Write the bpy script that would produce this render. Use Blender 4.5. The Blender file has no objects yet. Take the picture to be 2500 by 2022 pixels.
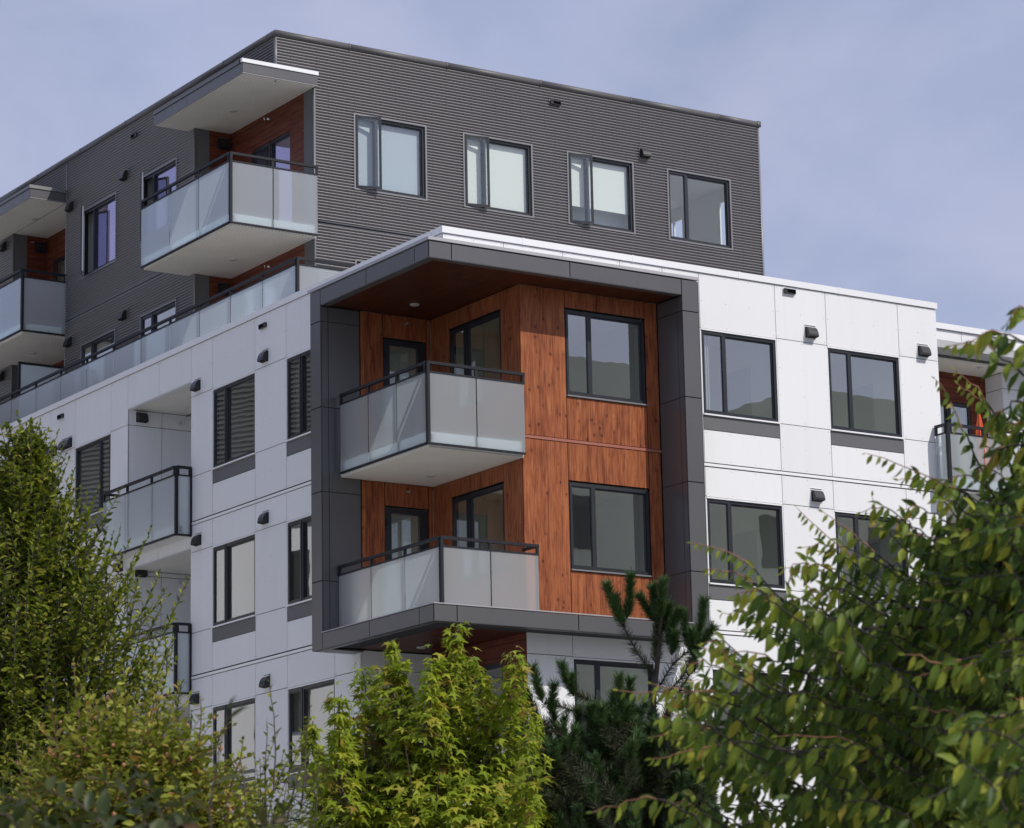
import bpy, math, random
import numpy as np
from mathutils import Vector, Matrix

random.seed(7)
RNG = np.random.default_rng(11)
SC = bpy.context.scene
COL = SC.collection
PI = math.pi

# ------------------------------------------------------------------ camera
FPX = 7388.15                      # focal length in pixels of a 2500 px wide frame
CAM = np.array([-26.302, -42.225, 1.65])
AZ, PIT, ROL = 0.579584356, 0.215461796, 0.0202484831
_f = np.array([math.sin(AZ) * math.cos(PIT), math.cos(AZ) * math.cos(PIT), math.sin(PIT)])
_r = np.cross(_f, [0, 0, 1.0]); _r /= np.linalg.norm(_r)
_d = np.cross(_f, _r)
_c, _s = math.cos(ROL), math.sin(ROL)
RM = np.array([[_c, _s, 0], [-_s, _c, 0], [0, 0, 1]]) @ np.stack([_r, _d, _f])
cd = bpy.data.cameras.new('camera'); co = bpy.data.objects.new('camera', cd); COL.objects.link(co)
cd.sensor_width = 36.0; cd.lens = 36.0 * FPX / 2500.0
cd.clip_start = 0.1; cd.clip_end = 5000
m3 = Matrix([[RM[0][i], -RM[1][i], -RM[2][i]] for i in range(3)])
co.matrix_world = Matrix.Translation(Vector(CAM)) @ m3.to_4x4()
cd.dof.use_dof = True; cd.dof.focus_distance = 52.0; cd.dof.aperture_fstop = 11.0
SC.camera = co

def at(u, v, d):
    """point of the place d metres along the view seen at (u, v) of the 2500x2022 photograph"""
    w = RM.T @ np.array([(u - 1250) / FPX, (v - 1011) / FPX, 1.0])
    return CAM + w * d

# ------------------------------------------------------------------ materials
def nodes(name):
    m = bpy.data.materials.new(name); m.use_nodes = True
    nt = m.node_tree; nt.nodes.clear()
    out = nt.nodes.new('ShaderNodeOutputMaterial')
    return m, nt, out

def N(nt, t, **kw):
    n = nt.nodes.new('ShaderNode' + t)
    for k, v in kw.items():
        if k == 'inp':
            for a, b in v.items(): n.inputs[a].default_value = b
        else: setattr(n, k, v)
    return n

def L(nt, a, b): nt.links.new(a, b)

def c4(c): return (c[0], c[1], c[2], 1.0)

def math_(nt, op, a, b=None, clamp=False):
    n = N(nt, 'Math', operation=op); n.use_clamp = clamp
    for i, x in enumerate((a, b)):
        if x is None: continue
        if isinstance(x, (int, float)): n.inputs[i].default_value = x
        else: L(nt, x, n.inputs[i])
    return n.outputs[0]

def ramp(nt, fac, stops):
    r = N(nt, 'ValToRGB'); e = r.color_ramp.elements
    while len(e) < len(stops): e.new(0.5)
    for q, (p, c) in zip(e, stops): q.position = p; q.color = c4(c)
    L(nt, fac, r.inputs[0]); return r.outputs[0]

def painted(name, base, rough=0.5, metal=0.0, var=0.04, scale=2.0, spec=0.5, isl=0.03, bump=0.0, dirt=0.0):
    m, nt, out = nodes(name)
    p = N(nt, 'BsdfPrincipled', inp={'Roughness': rough, 'Metallic': metal, 'Specular IOR Level': spec})
    tc = N(nt, 'TexCoord'); no = N(nt, 'TexNoise', inp={'Scale': scale, 'Detail': 6.0, 'Roughness': 0.6})
    L(nt, tc.outputs['Object'], no.inputs['Vector'])
    ge = N(nt, 'NewGeometry')
    a = math_(nt, 'MULTIPLY_ADD', no.outputs[0], 2 * var)
    nt.nodes[-1].inputs[2].default_value = 1 - var
    b = math_(nt, 'MULTIPLY_ADD', ge.outputs['Random Per Island'], 2 * isl)
    nt.nodes[-1].inputs[2].default_value = 1 - isl
    k = math_(nt, 'MULTIPLY', a, b)
    if dirt:
        mp = N(nt, 'Mapping'); mp.inputs['Scale'].default_value = (7, 7, .35)
        L(nt, tc.outputs['Object'], mp.inputs['Vector'])
        n2 = N(nt, 'TexNoise', inp={'Scale': 1.0, 'Detail': 5.0, 'Roughness': .65}); L(nt, mp.outputs[0], n2.inputs['Vector'])
        d = math_(nt, 'MULTIPLY', math_(nt, 'SUBTRACT', n2.outputs[0], .5, True), dirt)
        k = math_(nt, 'MULTIPLY', k, math_(nt, 'SUBTRACT', 1.0, d))
    mx = N(nt, 'Vector' + 'Math', operation='SCALE'); mx.inputs[0].default_value = base
    L(nt, k, mx.inputs['Scale']); L(nt, mx.outputs[0], p.inputs['Base Color'])
    rr = math_(nt, 'MULTIPLY_ADD', no.outputs[0], .12); nt.nodes[-1].inputs[2].default_value = rough - .06
    L(nt, rr, p.inputs['Roughness'])
    if bump:
        bn = N(nt, 'TexNoise', inp={'Scale': 1.3, 'Detail': 1.0}); L(nt, tc.outputs['Object'], bn.inputs['Vector'])
        bp = N(nt, 'Bump', inp={'Strength': bump, 'Distance': .02}); L(nt, bn.outputs[0], bp.inputs['Height']); L(nt, bp.outputs[0], p.inputs['Normal'])
    L(nt, p.outputs[0], out.inputs[0]); return m

def wood(name, dark, mid, light, horizontal=False, width=0.145, rough=.42, line=.35):
    """fibre cement boards printed as wood: boards with their own tone, long grain and knots"""
    m, nt, out = nodes(name)
    tc = N(nt, 'TexCoord'); sp = N(nt, 'SeparateXYZ'); L(nt, tc.outputs['Object'], sp.inputs[0])
    along = math_(nt, 'ADD', sp.outputs[0], sp.outputs[1]); up = sp.outputs[2]
    if horizontal == 'soffit': across, lon = sp.outputs[0], sp.outputs[1]
    elif horizontal: across, lon = up, along
    else: across, lon = along, up
    q = math_(nt, 'DIVIDE', across, width); idx = math_(nt, 'FLOOR', q); fr = math_(nt, 'FRACT', q)
    wn = N(nt, 'TexWhiteNoise', noise_dimensions='1D'); L(nt, idx, wn.inputs['W'])
    cb = N(nt, 'CombineXYZ'); L(nt, math_(nt, 'MULTIPLY', q, 9.0), cb.inputs[0]); L(nt, math_(nt, 'MULTIPLY', lon, 1.9), cb.inputs[1])
    L(nt, math_(nt, 'MULTIPLY', wn.outputs[0], 40.0), cb.inputs[2])
    g = N(nt, 'TexNoise', inp={'Scale': 1.0, 'Detail': 8.0, 'Roughness': .62, 'Distortion': .6}); L(nt, cb.outputs[0], g.inputs['Vector'])
    ck = N(nt, 'CombineXYZ'); L(nt, math_(nt, 'MULTIPLY', q, 1.0), ck.inputs[0]); L(nt, math_(nt, 'MULTIPLY', lon, 5.2), ck.inputs[1])
    vo = N(nt, 'TexVoronoi', inp={'Scale': 1.0, 'Randomness': 1.0}); L(nt, ck.outputs[0], vo.inputs['Vector'])
    sc_ = N(nt, 'SeparateColor'); L(nt, vo.outputs['Color'], sc_.inputs[0])
    kn = math_(nt, 'MULTIPLY', math_(nt, 'SUBTRACT', 1.0, math_(nt, 'MULTIPLY', vo.outputs['Distance'], 3.0), True), math_(nt, 'GREATER_THAN', sc_.outputs[0], .42))
    v = math_(nt, 'ADD', math_(nt, 'MULTIPLY', g.outputs[0], .92), math_(nt, 'MULTIPLY', wn.outputs[0], .12))
    cm = N(nt, 'CombineXYZ'); L(nt, math_(nt, 'MULTIPLY', q, 2.1), cm.inputs[0]); L(nt, math_(nt, 'MULTIPLY', lon, 2.6), cm.inputs[1]); L(nt, math_(nt, 'MULTIPLY', wn.outputs[0], 90.0), cm.inputs[2])
    mo = N(nt, 'TexNoise', inp={'Scale': 1.0, 'Detail': 3.0, 'Roughness': .5}); L(nt, cm.outputs[0], mo.inputs['Vector'])
    v = math_(nt, 'ADD', v, math_(nt, 'MULTIPLY', math_(nt, 'SUBTRACT', mo.outputs[0], .5), .55))
    v = math_(nt, 'SUBTRACT', v, math_(nt, 'MULTIPLY', math_(nt, 'POWER', kn, 2.2), .38))
    col = ramp(nt, v, [(.12, tuple(.35 * x for x in dark)), (.30, dark), (.55, mid), (.80, light)])
    ed = math_(nt, 'GREATER_THAN', math_(nt, 'ABSOLUTE', math_(nt, 'SUBTRACT', fr, .5)), .5 - (.035 if horizontal else .012))
    mx = N(nt, 'Mix', data_type='RGBA'); L(nt, math_(nt, 'MULTIPLY', ed, line), mx.inputs[0]); L(nt, col, mx.inputs[6]); mx.inputs[7].default_value = (.01, .006, .005, 1)
    p = N(nt, 'BsdfPrincipled', inp={'Roughness': rough, 'Specular IOR Level': .18})
    L(nt, mx.outputs[2], p.inputs['Base Color'])
    bp = N(nt, 'Bump', inp={'Strength': .25, 'Distance': .004}); L(nt, g.outputs[0], bp.inputs['Height']); L(nt, bp.outputs[0], p.inputs['Normal'])
    L(nt, p.outputs[0], out.inputs[0]); return m

def grooved(name, base, axis, pitch=.1, rough=.55):
    """vented soffit boards: fine V-grooves"""
    m, nt, out = nodes(name)
    tc = N(nt, 'TexCoord'); sp = N(nt, 'SeparateXYZ'); L(nt, tc.outputs['Object'], sp.inputs[0])
    fr = math_(nt, 'FRACT', math_(nt, 'DIVIDE', sp.outputs[axis], pitch))
    ed = math_(nt, 'LESS_THAN', fr, .16)
    mx = N(nt, 'Mix', data_type='RGBA'); L(nt, math_(nt, 'MULTIPLY', ed, .6), mx.inputs[0])
    no = N(nt, 'TexNoise', inp={'Scale': 1.5, 'Detail': 4.0}); L(nt, tc.outputs['Object'], no.inputs['Vector'])
    L(nt, ramp(nt, no.outputs[0], [(.3, tuple(.93 * x for x in base)), (.7, base)]), mx.inputs[6])
    mx.inputs[7].default_value = c4([.3 * x for x in base])
    p = N(nt, 'BsdfPrincipled', inp={'Roughness': rough}); L(nt, mx.outputs[2], p.inputs['Base Color'])
    L(nt, p.outputs[0], out.inputs[0]); return m

def window_glass(name, tint, refl=(1, 1, 1), gain=1.6, wav=.009, coat=.26):
    m, nt, out = nodes(name)
    tr = N(nt, 'BsdfTransparent'); tr.inputs[0].default_value = c4(tint)
    gl = N(nt, 'BsdfGlossy', inp={'Roughness': 0.005}); gl.inputs[0].default_value = c4(refl)
    fr = N(nt, 'Fresnel', inp={'IOR': 1.52})
    tc = N(nt, 'TexCoord'); no = N(nt, 'TexNoise', inp={'Scale': 2.3, 'Detail': 1.0}); L(nt, tc.outputs['Object'], no.inputs['Vector'])
    bp = N(nt, 'Bump', inp={'Strength': wav, 'Distance': .05}); L(nt, no.outputs[0], bp.inputs['Height'])
    L(nt, bp.outputs[0], gl.inputs['Normal'])
    ge = N(nt, 'NewGeometry'); fo = math_(nt, 'SUBTRACT', 1.0, ge.outputs['Backfacing'])
    mx = N(nt, 'MixShader'); L(nt, math_(nt, 'MULTIPLY', math_(nt, 'ADD', math_(nt, 'MULTIPLY', fr.outputs[0], gain), coat, True), fo), mx.inputs[0])
    L(nt, tr.outputs[0], mx.inputs[1]); L(nt, gl.outputs[0], mx.inputs[2]); L(nt, mx.outputs[0], out.inputs[0]); return m

def frosted(name):
    m, nt, out = nodes(name)
    tl = N(nt, 'BsdfTranslucent'); tl.inputs[0].default_value = (.84, .95, 1.0, 1)
    df = N(nt, 'BsdfDiffuse'); df.inputs[0].default_value = (.92, .92, .92, 1)
    rf = N(nt, 'BsdfRefraction', inp={'Roughness': .26, 'IOR': 1.05}); rf.inputs[0].default_value = (.95, .99, 1.0, 1)
    gl = N(nt, 'BsdfGlossy', inp={'Roughness': .24}); gl.inputs[0].default_value = (.85, .95, 1.0, 1)
    a = N(nt, 'MixShader', inp={0: .42}); L(nt, tl.outputs[0], a.inputs[1]); L(nt, df.outputs[0], a.inputs[2])
    b = N(nt, 'MixShader', inp={0: .46}); L(nt, a.outputs[0], b.inputs[1]); L(nt, rf.outputs[0], b.inputs[2])
    fr = N(nt, 'Fresnel', inp={'IOR': 1.5}); g = N(nt, 'MixShader'); ge = N(nt, 'NewGeometry'); L(nt, math_(nt, 'MULTIPLY', math_(nt, 'MULTIPLY', fr.outputs[0], 2.3, True), math_(nt, 'SUBTRACT', 1.0, ge.outputs['Backfacing'])), g.inputs[0])
    L(nt, b.outputs[0], g.inputs[1]); L(nt, gl.outputs[0], g.inputs[2]); L(nt, g.outputs[0], out.inputs[0]); return m

def leafmat(name, stops, trans=.45, rough=.42, spec=.4, back=(1.15, 1.15, .9)):
    m, nt, out = nodes(name)
    ge = N(nt, 'NewGeometry')
    col = ramp(nt, ge.outputs['Random Per Island'], stops)
    tc = N(nt, 'TexCoord'); no = N(nt, 'TexNoise', inp={'Scale': 30.0, 'Detail': 3.0}); L(nt, tc.outputs['Object'], no.inputs['Vector'])
    k = math_(nt, 'MULTIPLY_ADD', no.outputs[0], .5); nt.nodes[-1].inputs[2].default_value = .75
    vs = N(nt, 'VectorMath', operation='SCALE'); L(nt, col, vs.inputs[0]); L(nt, k, vs.inputs['Scale'])
    p = N(nt, 'BsdfPrincipled', inp={'Roughness': rough, 'Specular IOR Level': spec}); L(nt, vs.outputs[0], p.inputs['Base Color'])
    tl = N(nt, 'BsdfTranslucent'); v2 = N(nt, 'VectorMath', operation='MULTIPLY'); L(nt, vs.outputs[0], v2.inputs[0]); v2.inputs[1].default_value = back
    L(nt, v2.outputs[0], tl.inputs[0])
    mx = N(nt, 'MixShader', inp={0: trans}); L(nt, p.outputs[0], mx.inputs[1]); L(nt, tl.outputs[0], mx.inputs[2]); L(nt, mx.outputs[0], out.inputs[0]); return m

M = dict(
    white=painted('white_fibre_cement', (.80, .80, .805), .5, 0, .02, 1.2, .35, .025, dirt=.14),
    capwhite=painted('white_coping', (.82, .82, .83), .35, 0, .02, 2, .5, .01),
    strip=painted('white_flashing', (.86, .86, .87), .3, 0, .01, 2, .5, .0),
    back=painted('joint_backing', (.02, .021, .025), .8),
    grey=painted('grey_panel', (.125, .125, .13), .5, 0, .04, 3),
    coping=painted('charcoal_coping', (.12, .115, .118), .5, .1, .03, 2, .4),
    frame=painted('charcoal_aluminium', (.119, .117, .121), .33, 0.25, .035, 1.5, .55, .05, bump=.05),
    corr=painted('corrugated_steel', (.205, .195, .198), .38, .35, .05, 1.0, .5, .0),
    trim=painted('grey_steel_trim', (.24, .235, .24), .4, .4, .03),
    win=painted('window_frame_charcoal', (.022, .024, .030), .35, 0, .03, 3, .5),
    winin=painted('white_window_vinyl', (.78, .78, .77), .4),
    rail=painted('railing_charcoal', (.017, .018, .023), .5, .0, .05, 4, .25),
    vent=painted('black_vent_plastic', (.018, .018, .020), .38, 0, .06, 8, .5),
    hole=painted('vent_opening', (.006, .005, .005), .9),
    slab=painted('pale_balcony_concrete', (.82, .81, .78), .6, 0, .05, 4),
    room=painted('interior_paint', (.90, .89, .82), .7, 0, .03),
    roomfloor=painted('interior_floor', (.72, .66, .56), .5),
    blind=painted('roller_blind', (.88, .90, .84), .8, 0, .02),
    blindgrey=painted('sheer_blind', (.50, .56, .62), .8, 0, .02),
    curtain=painted('curtain', (.50, .55, .50), .8, 0, .04),
    soffy=grooved('vented_soffit_boards', (.92, .88, .80), 0, .075),
    soffx=grooved('vented_soffit_rows', (.92, .88, .81), 1, .075),
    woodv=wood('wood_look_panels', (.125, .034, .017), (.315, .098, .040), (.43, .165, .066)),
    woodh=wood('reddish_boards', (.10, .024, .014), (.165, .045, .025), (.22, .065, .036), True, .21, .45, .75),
    woods=wood('wood_look_soffit', (.045, .012, .007), (.085, .023, .011), (.13, .038, .018), 'soffit', .19, .40, .45),  # wood tone lowered, contact shade under the frame put into the colour
    redstrip=painted('red_brown_flashing', (.36, .13, .09), .4),
    deck=painted('bounce_cutting_deck', (.14, .138, .135), .8, 0, .1),  # unseen grey deck layer, added to cut light bouncing onto the bay wood
    light=painted('downlight_cover', (.55, .55, .53), .4),
    chrome=painted('sprinkler_chrome', (.7, .7, .7), .2, 1.0),
    glass=window_glass('window_glass', (.93, .965, .94)),
    pale=window_glass('clear_window_glass', (.955, .975, .97), gain=1.4, coat=.10),
    violet=window_glass('coated_window_glass', (.72, .74, .80), (.80, .72, 1.0), 2.6, .015),
    frost=frosted('frosted_glass'),
    clear=window_glass('clear_glass_back', (.92, .96, .95), (1, 1, 1), .8, 0, 0),
    red=painted('orange_red_canvas', (.62, .10, .03), .75, 0, .06),
    capgrey=painted('grey_metal_coping', (.40, .395, .41), .4, .1, .03),
    roof=painted('roof_membrane', (.45, .45, .46), .8, 0, .08),
    corr2=painted('dark_corrugated_cladding', (.11, .105, .105), .5, .2),
    olive=painted('dark_render', (.66, .67, .54), .8, 0, .2, .4),
    ground=painted('ground_paving', (.27, .27, .25), .9, 0, .2, .15),
)

# ------------------------------------------------------------------ mesh builder
class MB:
    def __init__(s): s.v, s.f, s.m, s.mats = [], [], [], []
    def mi(s, m):
        if m not in s.mats: s.mats.append(m)
        return s.mats.index(m)
    def quad(s, pts, m):
        b = len(s.v); s.v += [tuple(p) for p in pts]; s.f.append(tuple(range(b, b + len(pts)))); s.m.append(s.mi(m))
    def box(s, x0, x1, y0, y1, z0, z1, m, skip=()):
        if x1 < x0: x0, x1 = x1, x0
        if y1 < y0: y0, y1 = y1, y0
        if z1 < z0: z0, z1 = z1, z0
        b = len(s.v)
        s.v += [(x0, y0, z0), (x1, y0, z0), (x1, y1, z0), (x0, y1, z0), (x0, y0, z1), (x1, y0, z1), (x1, y1, z1), (x0, y1, z1)]
        F = {'-z': (0, 3, 2, 1), '+z': (4, 5, 6, 7), '-y': (0, 1, 5, 4), '+x': (1, 2, 6, 5), '+y': (2, 3, 7, 6), '-x': (3, 0, 4, 7)}
        for k, q in F.items():
            if k in skip: continue
            s.f.append(tuple(b + i for i in q)); s.m.append(s.mi(m))
    def cyl(s, p, q, r0, r1, m, n=10, caps=True):
        p, q = Vector(p), Vector(q); d = (q - p).normalized()
        a = d.orthogonal().normalized(); c = d.cross(a); b = len(s.v)
        for (o, r) in ((p, r0), (q, r1)):
            for i in range(n):
                t = 2 * PI * i / n; s.v.append(tuple(o + (a * math.cos(t) + c * math.sin(t)) * r))
        for i in range(n):
            j = (i + 1) % n; s.f.append((b + i, b + j, b + n + j, b + n + i)); s.m.append(s.mi(m))
        if caps:
            s.f.append(tuple(b + n - 1 - i for i in range(n))); s.m.append(s.mi(m)); s.f.append(tuple(b + n + i for i in range(n))); s.m.append(s.mi(m))
    def build(s, name, parent=None, smooth=False, label=None):
        me = bpy.data.meshes.new(name)
        me.from_pydata(s.v, [], s.f)
        for m in s.mats: me.materials.append(M[m] if isinstance(m, str) else m)
        me.polygons.foreach_set('material_index', s.m)
        if smooth: me.polygons.foreach_set('use_smooth', [True] * len(s.f))
        me.update()
        o = bpy.data.objects.new(name, me); COL.objects.link(o)
        if parent is not None:
            o.parent = parent
            o.matrix_parent_inverse = Matrix.Identity(4)
            r = parent
            while r.parent: r = r.parent
            if r.location.length > 0: me.transform(Matrix.Translation(-r.location))
        if label: o['label'] = label
        return o

class Fac:
    """a facade plane; s runs along the wall, n outwards, z up"""
    def __init__(s, kind, pos): s.k, s.p = kind, pos
    def box(s, mb, s0, s1, n0, n1, z0, z1, m, skip=()):
        if s.k == 'R': mb.box(s0, s1, s.p - n1, s.p - n0, z0, z1, m, skip)      # faces -Y
        else: mb.box(s.p - n1, s.p - n0, s0, s1, z0, z1, m, skip)               # faces -X
    def pt(s, a, n, z): return (a, s.p - n, z) if s.k == 'R' else (s.p - n, a, z)
    def panel(s, mb, s0, s1, z0, z1, m='white', gap=.0065, screws=True, n=0.0, back=True):
        s.box(mb, s0 + gap, s1 - gap, n - .02, n, z0 + gap, z1 - gap, m)
        if back: s.box(mb, s0 + .024, s1 - .024, n - .12, n - .022, z0 + .003, z1 - .003, 'back')
        if screws and s1 - s0 > .3 and z1 - z0 > .2:
            k = max(2, round((s1 - s0) / .6) + 1); q = max(2, round((z1 - z0) / .55) + 1)
            for i in range(k):
                for j in range(q):
                    if 0 < i < k - 1 and 0 < j < q - 1 and m != 'white': continue
                    a = s0 + .05 + (s1 - s0 - .1) * i / (k - 1); z = z0 + .05 + (z1 - z0 - .1) * j / (q - 1)
                    s.box(mb, a - .005, a + .005, n, n + .003, z - .005, z + .005, 'trim')

APT = bpy.data.objects.new('apartment_building', None); COL.objects.link(APT)
APT['label'] = 'white panelled apartment block with dark corrugated penthouse and wood clad corner bay'
APT['category'] = 'building'

# ------------------------------------------------------------------ windows
def window(F, s0, s1, z0, z1, cas='near', opened=0.0, glass='glass', blind=None, trim=None, room=True, split=.305, flash='strip', head=True, deep=3.4):
    """F facade, opening s0..s1 x z0..z1; the narrow casement is on the left as seen from outside (cas 'left'/'right')"""
    w = s1 - s0
    left_low = (F.k == 'R')                         # left as seen = low s on the right face, high s on the left face
    low = (cas == 'left') == left_low
    sm = s0 + w * split if low else s1 - w * split
    c0, c1 = (s0, sm) if low else (sm, s1)
    f0, f1 = (sm, s1) if low else (s0, sm)
    fb = MB(); W = .055
    def bar(a0, a1, b0, b1, n0=-.10, n1=-.018, m='win'): F.box(fb, a0, a1, n0, n1, b0, b1, m)
    bar(s0, s1, z1 - W, z1); bar(s0, s1, z0, z0 + W)
    bar(s0, s0 + W, z0 + W, z1 - W); bar(s1 - W, s1, z0 + W, z1 - W)
    bar(sm - .035, sm + .035, z0 + W, z1 - W)
    # fixed light bead
    for a0, a1 in ((f0, f1),):
        p, q = (a0 + .035 if a0 == sm else a0 + W), (a1 - .035 if a1 == sm else a1 - W)
        bar(p, q, z1 - W - .022, z1 - W, -.09, -.045); bar(p, q, z0 + W, z0 + W + .022, -.09, -.045)
        bar(p, p + .02, z0 + W + .022, z1 - W - .022, -.09, -.045); bar(q - .02, q, z0 + W + .022, z1 - W - .022, -.09, -.045)
    if trim:
        for a in ((s0 - .035, s1 + .035, z1, z1 + .035), (s0 - .035, s1 + .035, z0 - .035, z0), (s0 - .035, s0, z0, z1), (s1, s1 + .035, z0, z1)):
            F.box(fb, a[0], a[1], -.05, .022, a[2], a[3], trim)
    else:
        if head: F.box(fb, s0 - .005, s1 + .005, -.05, .012, z1 + .004, z1 + .030, flash)
        F.box(fb, s0 - .012, s1 + .012, -.05, .035, z0 - .030, z0 - .003, flash)
    wo = fb.build('window', APT)
    g = MB()
    p, q = (f0 + .035 if f0 == sm else f0 + W), (f1 - .035 if f1 == sm else f1 - W)
    F.box(g, p, q, -.078, -.068, z0 + W, z1 - W, glass); g.build('pane', wo)
    # casement
    sb, g = MB(), MB(); S = .044
    a0, a1 = (c0 + .012, c1 - .012); b0, b1 = z0 + .014, z1 - .014
    if opened <= 0:
        for bx in ((a0, a1, b1 - S, b1), (a0, a1, b0, b0 + S), (a0, a0 + S, b0 + S, b1 - S), (a1 - S, a1, b0 + S, b1 - S)):
            F.box(sb, bx[0], bx[1], -.05, -.006, bx[2], bx[3], 'win')
        for bx in ((a0 + S, a1 - S, b1 - S - .018, b1 - S), (a0 + S, a1 - S, b0 + S, b0 + S + .018)):
            F.box(sb, bx[0], bx[1], -.05, -.02, bx[2], bx[3], 'win')
        so = sb.build('sash', wo); F.box(g, a0 + S, a1 - S, -.040, -.031, b0 + S, b1 - S, glass); g.build('pane', wo)
    else:
        # hinged at the left jamb, swung out
        hs = c0 + .02 if low else c1 - .02; sg = 1 if low else -1
        ww = abs(c1 - c0) + .03; t = opened
        def P3(a, n, z):                            # a along sash from hinge, n thickness outward
            ds = a * math.cos(t) - n * math.sin(t); dn = a * math.sin(t) + n * math.cos(t)
            return F.pt(hs + sg * ds, dn - .01, z)
        def sbar(A0, A1, n0, n1, Z0, Z1, m, mbx):
            c = [P3(A0, n0, Z0), P3(A1, n0, Z0), P3(A1, n1, Z0), P3(A0, n1, Z0), P3(A0, n0, Z1), P3(A1, n0, Z1), P3(A1, n1, Z1), P3(A0, n1, Z1)]
            for k in ((0, 3, 2, 1), (4, 5, 6, 7), (0, 1, 5, 4), (1, 2, 6, 5), (2, 3, 7, 6), (3, 0, 4, 7)): mbx.quad([c[i] for i in k], m)
        for A0, A1, Z0, Z1 in ((0, ww, b1 - S, b1), (0, ww, b0, b0 + S), (0, S, b0 + S, b1 - S), (ww - S, ww, b0 + S, b1 - S)):
            sbar(A0, A1, .012, .035, Z0, Z1, 'win', sb); sbar(A0 + .003, A1 - .003, -.018, .0118, Z0 + .003, Z1 - .003, 'winin', sb)
        so = sb.build('sash', wo)
        sbar(S, ww - S, .005, .012, b0 + S, b1 - S, glass, g); g.build('pane', wo)
        ar = MB(); e = P3(ww * .8, 0, b0 - .01); ar.cyl(F.pt(hs + sg * .30, -.03, b0), e, .007, .007, 'rail', 6); ar.build('stay_arm', wo)
    # interior
    if blind:
        bl = MB(); bm, cover = blind
        F.box(bl, s0 + W, s1 - W, -.135, -.130, z1 - W - (z1 - z0 - 2 * W) * cover, z1 - .02, bm); bl.build('blind', wo)
    if room:
        r = MB(); mg = .16; d = deep * .8
        a0, a1, zb, zt = s0 - mg, s1 + mg, z0 - .85, z1 + .28
        F.box(r, a0, a1, -d - .05, -d, zb, zt, 'room'); F.box(r, a0 - .05, a0, -d, -.122, zb, zt, 'room'); F.box(r, a1, a1 + .05, -d, -.122, zb, zt, 'room')
        F.box(r, a0, a1, -d, -.122, zt, zt + .05, 'room'); F.box(r, a0, a1, -d, -.122, zb - .05, zb, 'roomfloor')
        for a in (a0, a1): F.box(r, a - .0, a + (.02 if a == a0 else -.02), -d * .62, -d * .36, zb, zb + 2.1, 'curtain')
        r.build('room', APT)
        if random.random() < .55 and not blind:
            cu = MB(); k = 9; e0 = s0 + W if random.random() < .5 else s1 - W - .22
            for i in range(k):
                F.box(cu, e0 + i * .024, e0 + i * .024 + .02, -.19 - .03 * (i % 2), -.17 - .03 * (i % 2), z0 - .3, z1, 'curtain')
            cu.build('curtain', wo)
    return wo

# ------------------------------------------------------------------ vents, lights
def hood(F, a, ztop, w=.215, n=0.0, plate='strip'):
    h = .205; b = MB()
    F.box(b, a - w / 2 - .022, a + w / 2 + .022, n - .01, n + .010, ztop - h - .012, ztop + .042, plate)
    F.box(b, a - w / 2 - .018, a + w / 2 + .018, n + .010, n + .018, ztop + .026, ztop + .036, 'grey')
    pr = [(0.011, ztop), (.05, ztop - .006), (.085, ztop - .04), (.112, ztop - .09), (.128, ztop - .15), (.130, ztop - h + .015), (.011, ztop - h)]
    for i in range(len(pr)):
        (n0, z0), (n1, z1) = pr[i], pr[(i + 1) % len(pr)]
        q = [F.pt(a - w / 2, n + n0, z0), F.pt(a + w / 2, n + n0, z0), F.pt(a + w / 2, n + n1, z1), F.pt(a - w / 2, n + n1, z1)]
        b.quad(q, 'hole' if i == 5 else 'vent')
    for e in (a - w / 2, a + w / 2): b.quad([F.pt(e, n + p, z) for p, z in pr], 'vent')
    for e in (a - w / 2 - .012, a + w / 2 + .0005): F.box(b, e, e + .0115, n + .01, n + .02, ztop - h, ztop, 'vent')
    b.build('vent_hood', APT)

def slot(F, a, ztop, w=.26, n=0.0, plate='strip'):
    b = MB(); h = .088
    F.box(b, a - w / 2 - .015, a + w / 2 + .015, n - .01, n + .012, ztop - h - .01, ztop + .02, plate)
    F.box(b, a - w / 2, a + w / 2, n + .012, n + .055, ztop - .012, ztop, 'vent'); F.box(b, a - w / 2, a + w / 2, n + .012, n + .055, ztop - h, ztop - h + .010, 'vent')
    F.box(b, a - w / 2, a - w / 2 + .07, n + .012, n + .050, ztop - h + .010, ztop - .012, 'vent'); F.box(b, a + w / 2 - .012, a + w / 2, n + .012, n + .055, ztop - h + .010, ztop - .012, 'vent')
    F.box(b, a - w / 2 + .07, a + w / 2 - .012, n + .0122, n + .014, ztop - h + .010, ztop - .012, 'hole')
    b.build('exhaust_slot', APT)

def downlight(x, y, z, parent=None, r=.085):
    b = MB(); b.cyl((x, y, z + .002), (x, y, z - .016), r, r * .92, 'light', 18); b.build('downlight', parent or APT)

def sprinkler(F, a, z, n=0):
    b = MB(); c = F.pt(a, n, z); e = F.pt(a, n + .05, z); f = F.pt(a, n + .10, z - .01)
    b.cyl(c, e, .035, .018, 'chrome', 10); b.cyl(e, f, .014, .030, 'chrome', 10); b.build('sprinkler', APT)

FR, FL = Fac('R', 0.0), Fac('L', 0.0)
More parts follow.
